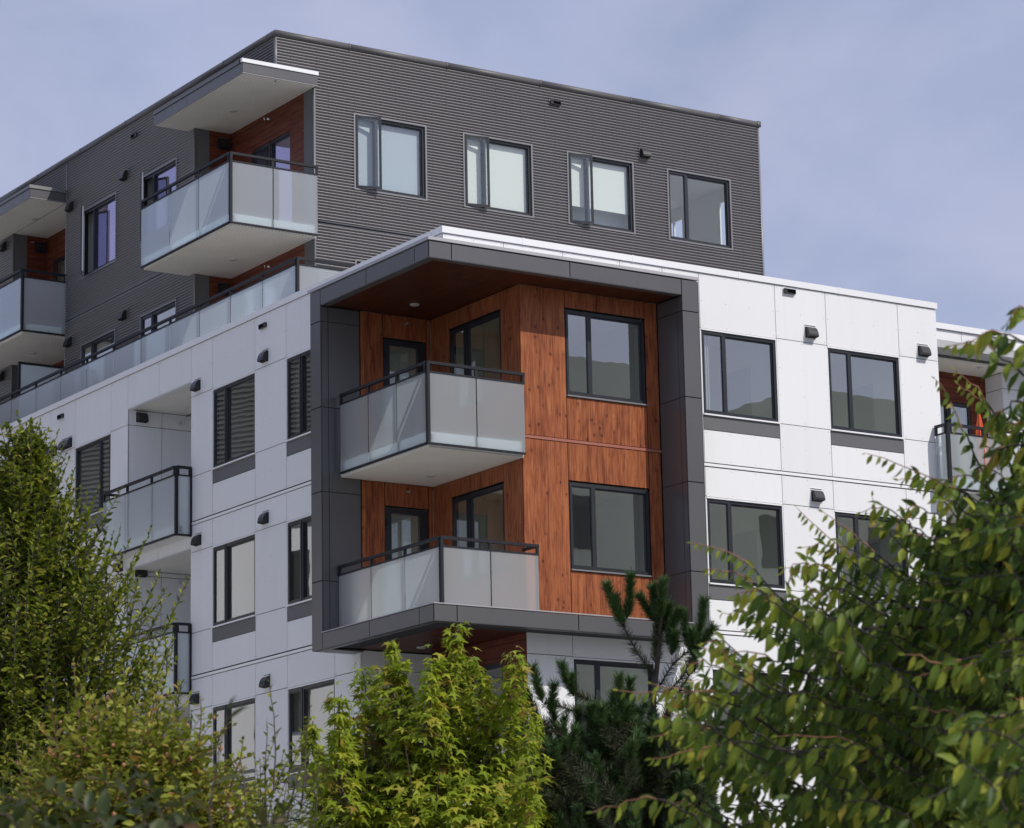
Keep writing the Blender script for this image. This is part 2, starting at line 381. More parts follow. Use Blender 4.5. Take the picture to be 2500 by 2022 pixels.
# ------------------------------------------------------------------ white block, right face (y = 0) and left face (x = 0)
wb = MB()
TOP, REV = 15.72, [12.20, 9.205, 6.15, 3.09]
WZ = [(13.13, 14.66), (10.075, 11.585), (7.03, 8.535), (3.98, 5.485), (.95, 2.45)]
def levels(k):
    lo = REV[k] + .04 if k < 4 else .02
    hi = TOP if k == 0 else REV[k - 1] - .04
    return lo, hi
def col_plain(F, a0, a1, k, joints=True, **kw):
    lo, hi = levels(k); z0, z1 = WZ[k]
    zs = [lo, z0 - .015, z1 + .045, hi] if joints else [lo, hi]
    for p, q in zip(zs, zs[1:]): F.panel(wb, a0, a1, p, q, **kw)
def col_win(F, a0, a1, k, cas='left', **kw):
    lo, hi = levels(k); z0, z1 = WZ[k]
    F.panel(wb, a0, a1, z1 + .034, hi)
    F.panel(wb, a0, a1, z0 - .295, z0 - .032, 'grey'); F.panel(wb, a0, a1, lo, z0 - .295)
    window(F, a0 + .018, a1 - .018, z0, z1, cas, **kw)
    for e in ((a0, a0 + .018), (a1 - .018, a1)): F.box(wb, e[0], e[1], -.12, -.004, z0 - .03, z1 + .034, 'strip')
for k in range(5):
    col_plain(FR, 4.6, 5.41, k)
    col_win(FR, 5.41, 7.13, k); col_plain(FR, 7.13, 8.31, k); col_win(FR, 8.31, 10.045, k); col_plain(FR, 10.045, 11.0, k)
    if k >= 2:
        F1 = Fac('R', -.1); col_plain(F1, 1.47, 2.405, k); col_win(F1, 2.405, 4.11, k); col_plain(F1, 4.11, 4.6, k)
        col_plain(FL, 2.91, 3.805, k); col_win(FL, 3.805, 5.535, k)
    else:
        if k < 2: col_win(FL, 3.805, 5.535, k); col_plain(FL, 3.0, 3.805, k)
    col_plain(FL, 5.535, 6.745, k); col_win(FL, 6.745, 8.467, k); col_plain(FL, 8.467, 9.37, k)
    col_plain(FL, 12.18, 12.965, k); col_win(FL, 12.965, 14.70, k, 'right'); col_plain(FL, 14.70, 15.915, k)
    col_win(FL, 15.915, 17.64, k); col_plain(FL, 17.64, 19.0, k); col_win(FL, 19.0, 20.72, k); col_plain(FL, 20.72, 24.0, k)
    # horizontal flashing strip at the floor line
    if k < 4:
        z = REV[k]
        for a0, a1 in ((4.6, 11.0),) : FR.box(wb, a0, a1, -.10, -.040, z - .04, z + .04, 'back'); FR.box(wb, a0, a1, -.040, .012, z - .026, z + .024, 'strip')
        if k >= 2: FR.box(wb, 1.45, 4.6, -.04, .112, z - .026, z + .024, 'strip')
        for a0, a1 in ((3.0, 9.37), (12.18, 24.0)):
            FL.box(wb, a0, a1, -.10, -.040, z - .04, z + .04, 'back'); FL.box(wb, a0, a1, -.040, .010, z - .032, z + .018, 'strip')
# strips of parapet above the corner frame
for a0, a1 in ((0, 1.235), (1.235, 2.46), (2.46, 3.68), (3.68, 4.6)): FR.panel(wb, a0, a1, 15.0, TOP)
for a0, a1 in ((0.02, 1.5), (1.5, 3.0)): FL.panel(wb, a0, a1, 15.0, TOP)
# loggias on the left face
for k in range(5):
    zt = 15.03 if k == 0 else REV[k - 1] - .47
    zb = REV[k] if k < 4 else .05
    hi = TOP if k == 0 else REV[k - 1] - .03
    for a0, a1 in ((9.37, 10.775), (10.775, 12.18)): FL.panel(wb, a0, a1, zt, hi)
    FL.box(wb, 9.37, 12.18, -2.1, -.122, zt - .0, zt + .03, 'soffy'); FL.box(wb, 9.37, 12.18, -.121, -.002, zt - .012, zt, 'strip')
    S1 = Fac('R', 12.18)
    for a0, a1 in ((0.03, .77), (.77, 1.5), (1.5, 2.1)):
        S1.panel(wb, a0, a1, zb + .05, WZ[k][1] + .045); S1.panel(wb, a0, a1, WZ[k][1] + .045, zt - .005)
    FL.box(wb, 9.27, 9.37, -2.1, -.13, zb, zt, 'white'); FL.box(wb, 9.37, 12.18, -2.2, -2.1, zb, zt, 'white')
    wb.box(.0, 2.1, 9.37, 12.18, zb - .15, zb - .01, 'slab')
    if k < 2: hood(S1, .30, 14.98 - (0 if k == 0 else 3.06) - (.12 if k else 0)); sprinkler(S1, 1.2, zt - .17)
# copings
def coping(mb, F, a0, a1, z0, z1, m, joints, o=.03, depth=.32):
    js = [a0] + list(joints) + [a1]
    for p, q in zip(js, js[1:]): F.box(mb, p + .003, q - .003, -depth, o, z0, z1, m)
    for j in joints: F.box(mb, j - .02, j + .02, -depth, o + .004, z0 - .004, z1 + .006, m)
coping(wb, FR, -.03, 11.02, 15.725, 15.84, 'capwhite', (1.63, 3.956, 6.31, 8.65))
coping(wb, FL, .33, 24.0, 15.725, 15.838, 'capwhite', (2.7, 5.1, 7.5, 9.9, 12.3, 14.7, 17.0, 19.4, 21.8))
for j in (3.4, 6.5, 9.6, 12.4, 15.2, 17.9): wb.box(.05, .16, j - .06, j + .06, 15.838, 15.855, 'strip')
# right end block beyond x = 11, set back
FB = Fac('R', 1.17)
for k in range(5):
    for a0, a1 in ((13.66, 15.4), (15.4, 17.0), (17.0, 19.0)): col_plain(FB, a0, a1, k)
for a0, a1 in ((11.0, 12.66), (12.66, 13.66)): FB.panel(wb, a0, a1, 15.16, TOP)
coping(wb, FB, 11.03, 19.0, 15.725, 15.84, 'capwhite', (13.2, 15.6), .045)
wb.box(10.98, 11.0, .03, 1.3, .05, TOP, 'white')
# remaining shell: roof, far sides
wb.box(.34, 18.9, .34, 23.9, 15.1, 15.25, 'roof'); wb.box(18.9, 19.0, 1.3, 24, 0, 15.7, 'white'); wb.box(.14, 18.9, 23.9, 24, 0, 15.7, 'white')
wb.build('wall', APT)

# right recess with reddish boards, canopy and balcony
rb = MB(); FW = Fac('R', 1.66); FW2 = Fac('L', 13.66)
for k in range(5):
    dz = 0 if k == 0 else -(12.2 - REV[k]) if k < 4 else -12.2
    zt = 15.02 + dz
    zf = 12.22 + dz
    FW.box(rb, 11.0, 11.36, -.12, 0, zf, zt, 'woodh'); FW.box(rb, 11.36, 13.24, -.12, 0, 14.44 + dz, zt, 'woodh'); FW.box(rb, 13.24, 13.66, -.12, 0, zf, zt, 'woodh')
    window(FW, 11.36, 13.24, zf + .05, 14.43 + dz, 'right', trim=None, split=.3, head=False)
    FW2.panel(rb, 1.19, 1.66, zf, 14.70 + dz); FW2.panel(rb, 1.19, 1.66, 14.70 + dz, zt)
rb.build('board_wall', APT)
cn = MB()
cn.box(11.02, 13.61, .80, 1.145, 15.045, 15.30, 'coping'); cn.box(11.02, 13.63, .78, 1.165, 15.30, 15.345, 'grey'); cn.box(11.02, 13.64, .81, 1.65, 15.02, 15.045, 'soffx')
cno = cn.build('canopy', APT)
for x in (11.75, 12.95): downlight(x, 1.0, 15.02, cno, .07)

# ------------------------------------------------------------------ balcony kit
def rail_run(par, rb_, axis, fixed, a0, a1, joints, ztop, zglass0, out, gap=.17):
    """one straight run: axis 'x' or 'y'; out = +-1 side the outer face looks along the other axis (negative)"""
    def bx(mb, p, q, d0, d1, z0, z1, m, skip=()):
        if axis == 'x': mb.box(p, q, fixed + d0, fixed + d1, z0, z1, m, skip)
        else: mb.box(fixed + d0, fixed + d1, p, q, z0, z1, m, skip)
    bx(rb_, a0, a1, -.025, .03, ztop - .05, ztop, 'rail')
    bx(rb_, a0, a1, -.02, .02, ztop - gap - .03, ztop - gap, 'rail')
    bx(rb_, a0, a1, -.022, .02, zglass0 - .035, zglass0, 'rail')
    js = [a0] + list(joints) + [a1]
    for i, j in enumerate(js):
        e = .025
        lo, hi = (j - e, j + e)
        if i == 0: lo, hi = a0, a0 + .045
        if i == len(js) - 1: lo, hi = a1 - .045, a1
        bx(rb_, lo, hi, -.018, .022, ztop - gap, ztop - .05, 'rail')
        bx(rb_, j - .012 if 0 < i < len(js) - 1 else lo, j + .012 if 0 < i < len(js) - 1 else hi, .012, .045, zglass0, ztop - gap - .03, 'rail')
    for p, q in zip(js, js[1:]):
        g = MB()
        p2, q2 = p + .011, q - .011
        bx(g, p2, q2, -.010, .0, zglass0, ztop - gap - .03, 'frost')
        # the back and the edges are clear, only the outer face is etched
        nb = 2 if axis == 'x' else 5
        g.mi('clear')
        outer = '-y' if axis == 'x' else '-x'
        order = ['-z', '+z', '-y', '+x', '+y', '-x']
        g.m = [g.mi('frost') if o == outer else g.mi('clear') for o in order]
        g.build('glass_panel', par)

def corner_post(mb, x, y, z0, z1, w=.05): mb.box(x, x + w, y - .004, y + w - .004, z0, z1, 'rail')

def balcony(xl, yf, xr, yb, ztop, zg, slab, jx, jy, soff, ret=None, wallx=None, light=None, soffz=.03, slabin=.05, leftend=True):
    """corner balcony: glass along the left (x = xl) and the front (y = yf)"""
    b = MB(); z0, z1 = slab
    b.box(xl + slabin, xr, yf + slabin, yb, z0 + soffz, z1, 'slab'); b.box(xl + slabin + .06, xr - .01, yf + slabin + .06, yb - .01, z1 + .001, z1 + .006, 'deck')
    b.box(xl + slabin + .01, xr, yf + slabin + .01, yb, z0, z0 + soffz, soff)
    bo = b.build('balcony', APT)
    r = MB()
    rail_run(bo, r, 'x', yf, xl, xr, jx, ztop, zg, -1)
    rail_run(bo, r, 'y', xl, yf + .03, yb if leftend is True else leftend, jy, ztop, zg, -1)
    corner_post(r, xl - .005, yf - .02, zg - .03, ztop - .02)
    if ret:
        r.box(xr - .045, xr, yf + .03, ret, ztop - .05, ztop, 'rail')
    # clamp brackets
    r.box(xl + .06, xl + .10, yf + .012, yf + slabin - .002, zg + .03, zg + .15, 'rail')
    r.build('railing', bo)
    if light: downlight(light[0], light[1], z0, bo)
    return bo

# centre balconies of the wood bay
def bay_balcony(dz, yf=-.2, xr=1.465):
    bo = balcony(-.48, yf, xr, 2.80, 13.385 + dz, 11.995 + dz, (11.925 + dz, 12.19 + dz), (.49,), (.78, 1.73), 'soffx', light=(.90, 1.95), leftend=2.70)
    return bo
bay_balcony(0); bay_balcony(-6.08)
# lower one stands on the frame's ledge
bo = MB(); bo.box(-.40, 1.45, -.50, 2.80, 9.0, 9.20, 'slab'); bo = bo.build('balcony', APT); r = MB()
rail_run(bo, r, 'x', -.55, -.48, 1.45, (.49,), 10.355, 9.21, -1, .155)
rail_run(bo, r, 'y', -.48, -.52, 2.80, (.58, 1.69), 10.355, 9.21, -1, .155)
corner_post(r, -.485, -.57, 9.2, 10.33); r.box(1.405, 1.45, -.52, -.11, 10.305, 10.355, 'rail'); r.build('railing', bo)

# loggia balconies
for k, dz in enumerate((0, -3.06, -6.1, -9.15)):
    b = MB(); b.box(-.31, .0, 9.36, 12.52, 11.97 + dz, 12.16 + dz, 'slab'); b.box(-.30, .0, 9.37, 12.5, 11.945 + dz, 11.97 + dz, 'slab')
    bo = b.build('balcony', APT); r = MB()
    rail_run(bo, r, 'y', -.35, 9.36, 12.54, (10.37, 11.45), 13.32 + dz, 11.985 + dz, -1)
    rail_run(bo, r, 'x', 9.33, -.32, -.02, (), 13.32 + dz, 11.985 + dz, -1)
    r.box(-.355, -.305, 9.31, 9.36, 11.95 + dz, 13.30 + dz, 'rail')
    r.box(-.045, -.005, 9.31, 9.345, 11.95 + dz, 13.30 + dz, 'rail'); r.box(-.35, 0.0, 12.50, 12.54, 13.27 + dz, 13.32 + dz, 'rail')
    r.box(-.26, -.20, 9.345, 9.36, 12.02 + dz, 12.14 + dz, 'rail')
    r.build('railing', bo)
# right balconies
for dz in (0, -3.0, -6.05):
    b = MB(); b.box(10.88, 14.3, -.30, -.002, 12.2 + dz, 12.42 + dz, 'slab'); b.box(11.02, 14.3, -.002, 1.66, 12.0 + dz, 12.3 + dz, 'slab')
    bo = b.build('balcony', APT); r = MB()
    rail_run(bo, r, 'x', -.36, 10.81, 14.3, (11.7, 12.6, 13.5), 13.43 + dz, 12.2 + dz, -1)
    rail_run(bo, r, 'y', 10.81, -.33, -.03, (), 13.43 + dz, 12.2 + dz, -1)
    corner_post(r, 10.805, -.38, 12.17 + dz, 13.41 + dz, .06); r.build('railing', bo)

# ------------------------------------------------------------------ charcoal frame around the corner bay
fb = MB(); X0, Y0, X1, Y1 = -.81, -.86, 4.738, 3.172
FF, FLf = Fac('R', Y0), Fac('L', X0)
def clad(F, a0, a1, z0, z1): F.panel(fb, a0, a1, z0, z1, 'frame', .009, False, 0, False); F.box(fb, a0 + .024, a1 - .024, -.06, -.022, z0, z1, 'back')
for p, q in ((X0, -.37), (-.37, 2.02), (2.02, 4.382)): clad(FF, p, q, 14.985, 15.27)
for p, q in ((Y0 + .021, -.395), (-.395, 1.214), (1.214, 2.815)): clad(FLf, p, q, 14.985, 15.27)
LZ = [8.885, 10.08, 11.65, 13.155, 14.70, 15.27]
for p, q in zip(LZ, LZ[1:]):
    clad(FF, 4.382, X1, p, q); clad(FLf, 2.815, Y1, p, q)
    # inner sides of the legs
    S = Fac('R', 2.815); q2 = min(q, 14.97); p2 = max(p, 9.2)
    S.panel(fb, X0 + .021, -.655, p2, q2, 'frame', .006, False, 0, False); S.panel(fb, -.655, -.02, p2, q2, 'frame', .006, False, 0, False)
    S.box(fb, X0 + .021, -.0, -.06, -.022, p2, q2, 'back')
    S = Fac('L', 4.382)
    S.panel(fb, Y0 + .021, -.70, p2, q2, 'frame', .006, False, 0, False); S.panel(fb, -.70, -.115, p2, q2, 'frame', .006, False, 0, False)
    S.box(fb, Y0 + .021, -.11, -.06, -.022, p2, q2, 'back')
fb.box(4.442, X1 - .002, Y0 + .06, -.0, 8.90, 15.26, 'back'); fb.box(X0 + .06, -.0, 2.875, Y1 - .002, 8.90, 15.26, 'back')
fb.box(X1 - .002, X1 + .016, Y0 + .004, -.0, 8.89, 15.26, 'frame'); fb.box(X0 + .004, -.0, Y1 - .002, Y1 + .012, 8.89, 15.26, 'frame')
# roof of the frame
fb.box(X0 + .061, 4.44, Y0 + .061, -.13, 15.0, 15.262, 'back'); fb.box(X0 + .061, -.122, -.13, 2.87, 15.0, 15.262, 'back')
fb.box(X0 - .022, X1 + .02, Y0 - .022, -.002, 15.283, 15.338, 'capgrey'); fb.box(X0 - .022, -.002, -.002, Y1 + .06, 15.283, 15.336, 'capgrey')
# lower ledge
for p, q in ((X0, -.37), (-.37, 2.02), (2.02, 4.382)): clad(FF, p, q, 8.885, 9.165)
for p, q in ((Y0 + .021, -.395), (-.395, 1.214), (1.214, 2.815)): clad(FLf, p, q, 8.885, 9.165)
def ledge(pts, m): fb.quad(pts, m)
fb.box(X0 - .012, 4.40, Y0 - .012, Y0 + .02, 9.168, 9.186, 'capgrey'); fb.box(X0 - .012, X0 + .02, Y0 + .02, 2.82, 9.168, 9.186, 'capgrey')
ledge([(X0 - .01, Y0 - .01, 9.186), (4.4, Y0 - .01, 9.186), (4.4, Y0 + .36, 9.235), (X0 + .33, Y0 + .36, 9.235)], 'capgrey')
ledge([(X0 - .01, 2.82, 9.186), (X0 - .01, Y0 - .01, 9.186), (X0 + .33, Y0 + .36, 9.235), (X0 + .33, 2.82, 9.235)], 'capgrey')
fb.box(X0 + .061, 4.44, Y0 + .061, -.12, 8.93, 9.16, 'back'); fb.box(X0 + .061, -.12, -.12, 2.87, 8.93, 9.16, 'back'); fb.box(-.12, 1.45, -.12, 2.8, 8.97, 9.16, 'back')
# dark border under both slabs
for z in (14.982, 8.885):
    for b in ((X0 + .004, 4.37 if z > 10 else X1, Y0 + .004, Y0 + .15), (X0 + .004, X0 + .16, Y0 + .15, 2.80 if z > 10 else Y1)): fb.box(b[0], b[1], b[2], b[3], z, z + .02, 'frame')
fb.box(X0 + .16, -.0, 2.80, Y1, 8.885, 8.905, 'frame'); fb.box(4.36, X1, Y0 + .15, -.0, 8.885, 8.905, 'frame')
fbo = fb.build('corner_frame', APT, label='charcoal metal frame wrapped round the wood clad corner bay')
so = MB()
for z in (14.992, 8.935):
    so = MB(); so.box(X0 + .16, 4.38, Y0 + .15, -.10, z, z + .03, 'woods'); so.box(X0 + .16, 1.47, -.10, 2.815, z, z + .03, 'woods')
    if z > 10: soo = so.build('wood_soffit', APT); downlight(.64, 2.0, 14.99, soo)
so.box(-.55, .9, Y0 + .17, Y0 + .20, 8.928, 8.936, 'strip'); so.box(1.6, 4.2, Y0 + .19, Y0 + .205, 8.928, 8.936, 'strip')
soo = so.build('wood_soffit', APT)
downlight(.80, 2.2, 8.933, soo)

# wood clad walls inside the frame
wd = MB(); FD, FWl, FWr = Fac('R', 2.82), Fac('L', 1.47), Fac('R', -.1)
def wp(F, a0, a1, z0, z1): F.panel(wd, a0, a1, z0, z1, 'woodv', .008)
for (zf, zt, zd) in ((12.2, 14.99, 14.535), (9.2, 11.93, 11.488)):
    wp(FD, 0, .47, zf, zt); wp(FD, .47, 1.378, zd + .02, zt); wp(FD, 1.378, 1.468, zf, zt)
    wz0, wz1 = (13.13, 14.65) if zf > 11 else (10.08, 11.595)
    wp(FWl, -.079, .505, zf, zt); wp(FWl, 2.2, 2.818, zf, zt); wp(FWl, .505, 2.2, wz1 + .03, zt); wp(FWl, .505, 2.2, zf, wz0 - .03)
    window(FWl, .52, 2.185, wz0, wz1, 'left', flash='grey', head=False, room=False)
    # balcony door
    d = MB()
    for a in ((.48, 1.372, zd - .10, zd), (.48, .615, zf + .05, zd - .10), (1.20, 1.372, zf + .05, zd - .10), (.615, 1.20, zf + .05, zf + .25)): FD.box(d, a[0], a[1], -.09, -.02, a[2], a[3], 'win')
    do = d.build('door', APT); g = MB(); FD.box(g, .615, 1.20, -.06, -.05, zf + .25, zd - .10, 'glass'); g.build('pane', do)
    h = MB()
    for z in (zf + .5, zd - .35): FD.box(h, .495, .515, -.02, -.005, z, z + .12, 'rail')
    h.build('hinge', do)
    ro = MB(); FD.box(ro, .2, 1.45, -.5, -.45, zf, zd + .1, 'room'); FD.box(ro, .15, .2, -.5, -.125, zf, zd + .1, 'room'); FD.box(ro, 1.45, 1.5, -.5, -.125, zf, zd + .1, 'room'); FD.box(ro, .2, 1.45, -.45, -.125, zd + .1, zd + .15, 'room'); FD.box(ro, .2, 1.45, -.45, -.125, zf - .03, zf, 'roomfloor'); ro.build('room', APT)
    sprinkler(FD, .92, zt - .14)
for z0, z1, w0, w1 in ((12.34, 14.99, 13.13, 14.65), (9.23, 12.285, 10.085, 11.59)):
    wp(FWr, 1.47, 2.405, z0, z1); wp(FWr, 4.11, 4.375, z0, z1)
    wp(FWr, 2.405, 4.11, w1 + .03, z1); wp(FWr, 2.405, 4.11, z0, w0 - .03)
    window(FWr, 2.42, 4.095, w0, w1, 'left', flash='trim', head=False, room=False)
    ro = MB(); a, b_ = w0 - .85, w1 + .3
    ro.box(1.6, 4.9, 3.3, 3.35, a, b_, 'room'); ro.box(4.9, 4.95, .03, 3.3, a, b_, 'room'); ro.box(1.6, 4.9, .03, 3.3, b_, b_ + .05, 'room'); ro.box(1.6, 4.9, .03, 3.3, a - .05, a, 'roomfloor'); ro.box(3.2, 3.25, 1.6, 3.3, a, b_, 'room'); ro.build('room', APT)
FWr.box(wd, 1.46, 4.38, -.1, .012, 12.288, 12.335, 'redstrip')
wd.build('wood_cladding', APT)
# recess of the storey below the frame
lw = MB(); F3 = Fac('R', 2.91)
for k in (2, 3, 4):
    zt = 8.93 if k == 2 else REV[k - 1] - .25; zf = REV[k] if k < 4 else .05
    for a0, a1 in ((.02, .506), (.506, 1.46)):
        F3.panel(lw, a0, a1, zf, WZ[k][1] + .07); F3.panel(lw, a0, a1, WZ[k][1] + .07, zt)
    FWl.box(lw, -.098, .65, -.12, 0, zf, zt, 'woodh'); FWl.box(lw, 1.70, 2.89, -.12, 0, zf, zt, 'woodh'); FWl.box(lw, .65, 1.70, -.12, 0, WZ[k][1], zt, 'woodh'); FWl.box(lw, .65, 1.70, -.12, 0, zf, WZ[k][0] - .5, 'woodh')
    window(FWl, .65, 1.70, WZ[k][0] - .5, WZ[k][1], 'left', head=False, deep=.7)
lw.build('recess_wall', APT)

# ------------------------------------------------------------------ vents on the white walls
for x, z in ((7.92, 15.0), (10.62, 14.955), (7.905, 11.94), (7.905, 8.88)): hood(FR, x, z)
slot(FR, 7.46, 15.665)
for y, z in ((6.32, 14.985), (9.07, 14.985), (6.32, 11.915), (9.02, 11.93), (6.28, 8.87), (9.09, 8.88), (14.93, 14.94), (15.20, 14.94), (15.69, 14.90), (15.94, 14.90), (16.18, 14.90), (12.45, 11.93)): hood(FL, y, z)
for y, z in ((6.38, 15.53), (15.36, 15.53)): slot(FL, y, z)

# ------------------------------------------------------------------ corrugated penthouse
XD, YD = 1.33, 8.33
PR, PL = Fac('R', YD), Fac('L', XD)
def corrugate(F, s0, s1, z0, z1, holes, mb, pitch=.0625, amp=.018):
    zb = sorted({z0, z1} | {h[2] for h in holes} | {h[3] for h in holes}); zb = [z for z in zb if z0 <= z <= z1]
    for za, zc in zip(zb, zb[1:]):
        sp = [(s0, s1)]
        for h in holes:
            if h[2] <= za + 1e-6 and h[3] >= zc - 1e-6:
                sp = [q for p in sp for q in ((p[0], min(p[1], h[0])), (max(p[0], h[1]), p[1])) if q[1] - q[0] > 1e-4]
        step = pitch / 8; ks = [za] + [k * step for k in range(math.ceil(za / step + 1e-6), math.ceil(zc / step - 1e-6))] + [zc]
        prof = [(z, amp * math.tanh(2.2 * math.sin(2 * PI * z / pitch)) / .976) for z in ks]
        sp = [(q0, q1, (j % 2) * .0015) for p0, p1 in sp for j in range(int(math.floor(p0 / 2.95)), int(math.floor(p1 / 2.95)) + 1) for q0, q1 in ((max(p0, j * 2.95), min(p1, (j + 1) * 2.95 + .04)),) if q1 - q0 > .05]
        for a, b, off in sp:
            base = len(mb.v)
            for z, n in [(z_, n_ + off) for z_, n_ in prof]: mb.v.append(F.pt(a, n, z)); mb.v.append(F.pt(b, n, z))
            for i in range(len(prof) - 1):
                q = base + 2 * i; mb.f.append((q, q + 1, q + 3, q + 2) if F.k == 'R' else (q + 1, q, q + 2, q + 3)); mb.m.append(mb.mi('corr'))
    for i in range(int((z1 - z0) / (2 * pitch))):
        zz = (math.floor(z0 / pitch) + 2 * i + 1.25) * pitch
        if not z0 < zz < z1: continue
        for j in range(int((s1 - s0) / .61) + 1):
            a = s0 + .3 + j * .61
            if a > s1 - .05 or any(h[0] - .03 < a < h[1] + .03 and h[2] - .03 < zz < h[3] + .03 for h in holes): continue
            F.box(mb, a - .004, a + .004, amp, amp + .004, zz - .004, zz + .004, 'vent')
pw = MB()
RW = [(3.14, 4.79), (5.74, 7.39), (8.33, 9.98), (10.93, 12.58)]
LW = [(12.675, 14.31), (15.585, 17.27)]
hr = [(a, b, z0, z1) for a, b in RW for z0, z1 in ((19.15, 20.69), (16.08, 17.63))]
hl = [(a, b, z0, z1) for a, b in LW for z0, z1 in ((19.15, 20.65), (16.08, 17.58))]
corrugate(PR, 2.22, 13.42, 18.36, 21.11, hr, pw); corrugate(PR, 2.22, 13.42, 15.0, 18.28, hr, pw); corrugate(PR, XD + .02, 13.42, 21.11, 22.06, [], pw)
corrugate(PL, YD + .02, 11.85, 21.11, 22.06, [], pw)
for a0, a1 in ((11.87, 18.14), (21.10, 26)):
    corrugate(PL, a0, a1, 18.36, 22.06, hl, pw); corrugate(PL, a0, a1, 15.0, 18.28, hl, pw)
corrugate(PL, 18.14, 21.10, 21.11, 22.06, [], pw)
for F, s in ((PR, (2.2, 13.44)), (PL, (11.85, 18.16)), (PL, (21.08, 26))):
    F.box(pw, s[0], s[1], -.02, .016, 18.335, 18.36, 'trim'); F.box(pw, s[0], s[1], -.02, .004, 18.30, 18.335, 'back'); F.box(pw, s[0], s[1], -.02, .018, 18.28, 18.30, 'trim')
# corner trims
PR.box(pw, 13.42, 13.455, -.05, .02, 15, 22.05, 'trim'); PR.box(pw, 2.185, 2.22, -.05, .018, 15, 21.10, 'trim'); PR.box(pw, XD - .016, XD + .02, -.05, .018, 21.1, 22.05, 'trim')
PL.box(pw, 11.845, 11.87, -.04, .018, 15, 21.1, 'trim'); PL.box(pw, 18.14, 18.165, -.04, .018, 15, 22.05, 'trim'); PL.box(pw, 21.078, 21.10, -.04, .018, 15, 21.1, 'trim')
# inner backing, closing walls and roof
for a, b, zz in [(2.2, 13.4, None)]:
    pass
pw.box(XD + .05, 13.44, YD + .1, 26, 22.0, 22.05, 'roof'); pw.box(13.43, 13.45, YD + .1, 26, 15.2, 18.6, 'corr'); pw.box(13.43, 13.45, YD + .1, 26, 21.0, 22.0, 'corr'); pw.box(13.43, 13.45, 13.0, 26, 18.6, 21.0, 'corr'); pw.box(XD, 13.4, 25.9, 26, 15.2, 22.0, 'corr')
pw.box(13.43, 13.45, YD + .1, 9.2, 18.6, 21.0, 'corr')
coping(pw, PR, XD - .045, 13.49, 22.055, 22.165, 'coping', (3.016, 5.34, 7.656, 9.995, 12.324), .045, .30)
coping(pw, PL, YD + .30, 26, 22.055, 22.163, 'coping', (10.5, 12.8, 15.1, 17.4, 19.7, 22.0), .045, .30)
pw.box(13.40, 13.495, YD - .047, YD + .2, 22.05, 22.18, 'frame')
pwo = pw.build('penthouse_cladding', APT, smooth=True)
for a, b in RW:
    i = RW.index((a, b))
    window(PR, a, b, 19.15, 20.69, 'left', (.26, .20, .22, 0)[i], glass='pale', trim='trim', blind=[('blindgrey', 1.0), ('blind', 1.0), ('blind', .74), None][i], room=(i == 3), deep=3.0) if i < 3 else window(PR, a, b, 19.15, 20.69, 'left', 0, 'pale', trim='trim', room=False)
    window(PR, a, b, 16.08, 17.63, 'left', trim='trim', room=True)
for a, b in LW:
    window(PL, a, b, 19.15, 20.65, 'left', .49, 'violet', trim='trim', room=True)
    window(PL, a, b, 16.08, 17.58, 'left', 0, trim='trim', room=True)
# bright corner room behind the last penthouse window, open to a window in the end wall
cr = MB()
cr.box(10.2, 13.42, 12.6, 12.65, 18.4, 20.95, 'blind'); cr.box(10.15, 10.2, YD + .12, 12.65, 18.4, 20.95, 'blind'); cr.box(10.2, 13.42, YD + .12, 12.65, 20.95, 21.0, 'blind'); cr.box(10.2, 13.42, YD + .12, 12.65, 18.35, 18.4, 'roomfloor'); 
for a0, a1, b0_, b1_ in ((YD + .12, 9.2, 18.4, 20.95), (9.75, 11.1, 18.4, 20.95), (12.1, 12.6, 18.4, 20.95), (9.2, 9.75, 18.4, 19.0), (11.1, 12.1, 18.4, 19.0), (9.2, 9.75, 20.65, 20.95), (11.1, 12.1, 20.65, 20.95)): cr.box(13.38, 13.425, a0, a1, b0_, b1_, 'blind')
for a in (9.2, 9.72, 11.1, 11.45, 12.07): cr.box(13.36, 13.40, a, a + .04, 19.0, 20.65, 'winin')
cr.build('room', APT)
for x0, x1 in ((2.4, 5.0), (5.4, 7.7), (8.0, 10.1)):
    r = MB(); r.box(x0, x1, YD + .42, YD + .47, 18.4, 20.95, 'blind'); r.box(x0, x1, YD + .15, YD + .42, 20.95, 21.0, 'blind'); r.box(x0 - .03, x0, YD + .15, YD + .42, 18.4, 20.95, 'blind'); r.box(x1, x1 + .03, YD + .15, YD + .42, 18.4, 20.95, 'blind'); r.build('room', APT)
slot(PR, 8.02, 21.77, n=.011, plate='trim'); hood(PR, 10.31, 21.06, n=.011, plate='trim')
slot(PL, 14.64, 21.75, n=.011, plate='trim')
for y, z in ((15.10, 21.03), (17.86, 21.03), (15.10, 17.90), (17.86, 17.90), (21.55, 21.0), (21.55, 17.88)): hood(PL, y, z, n=.011, plate='trim')

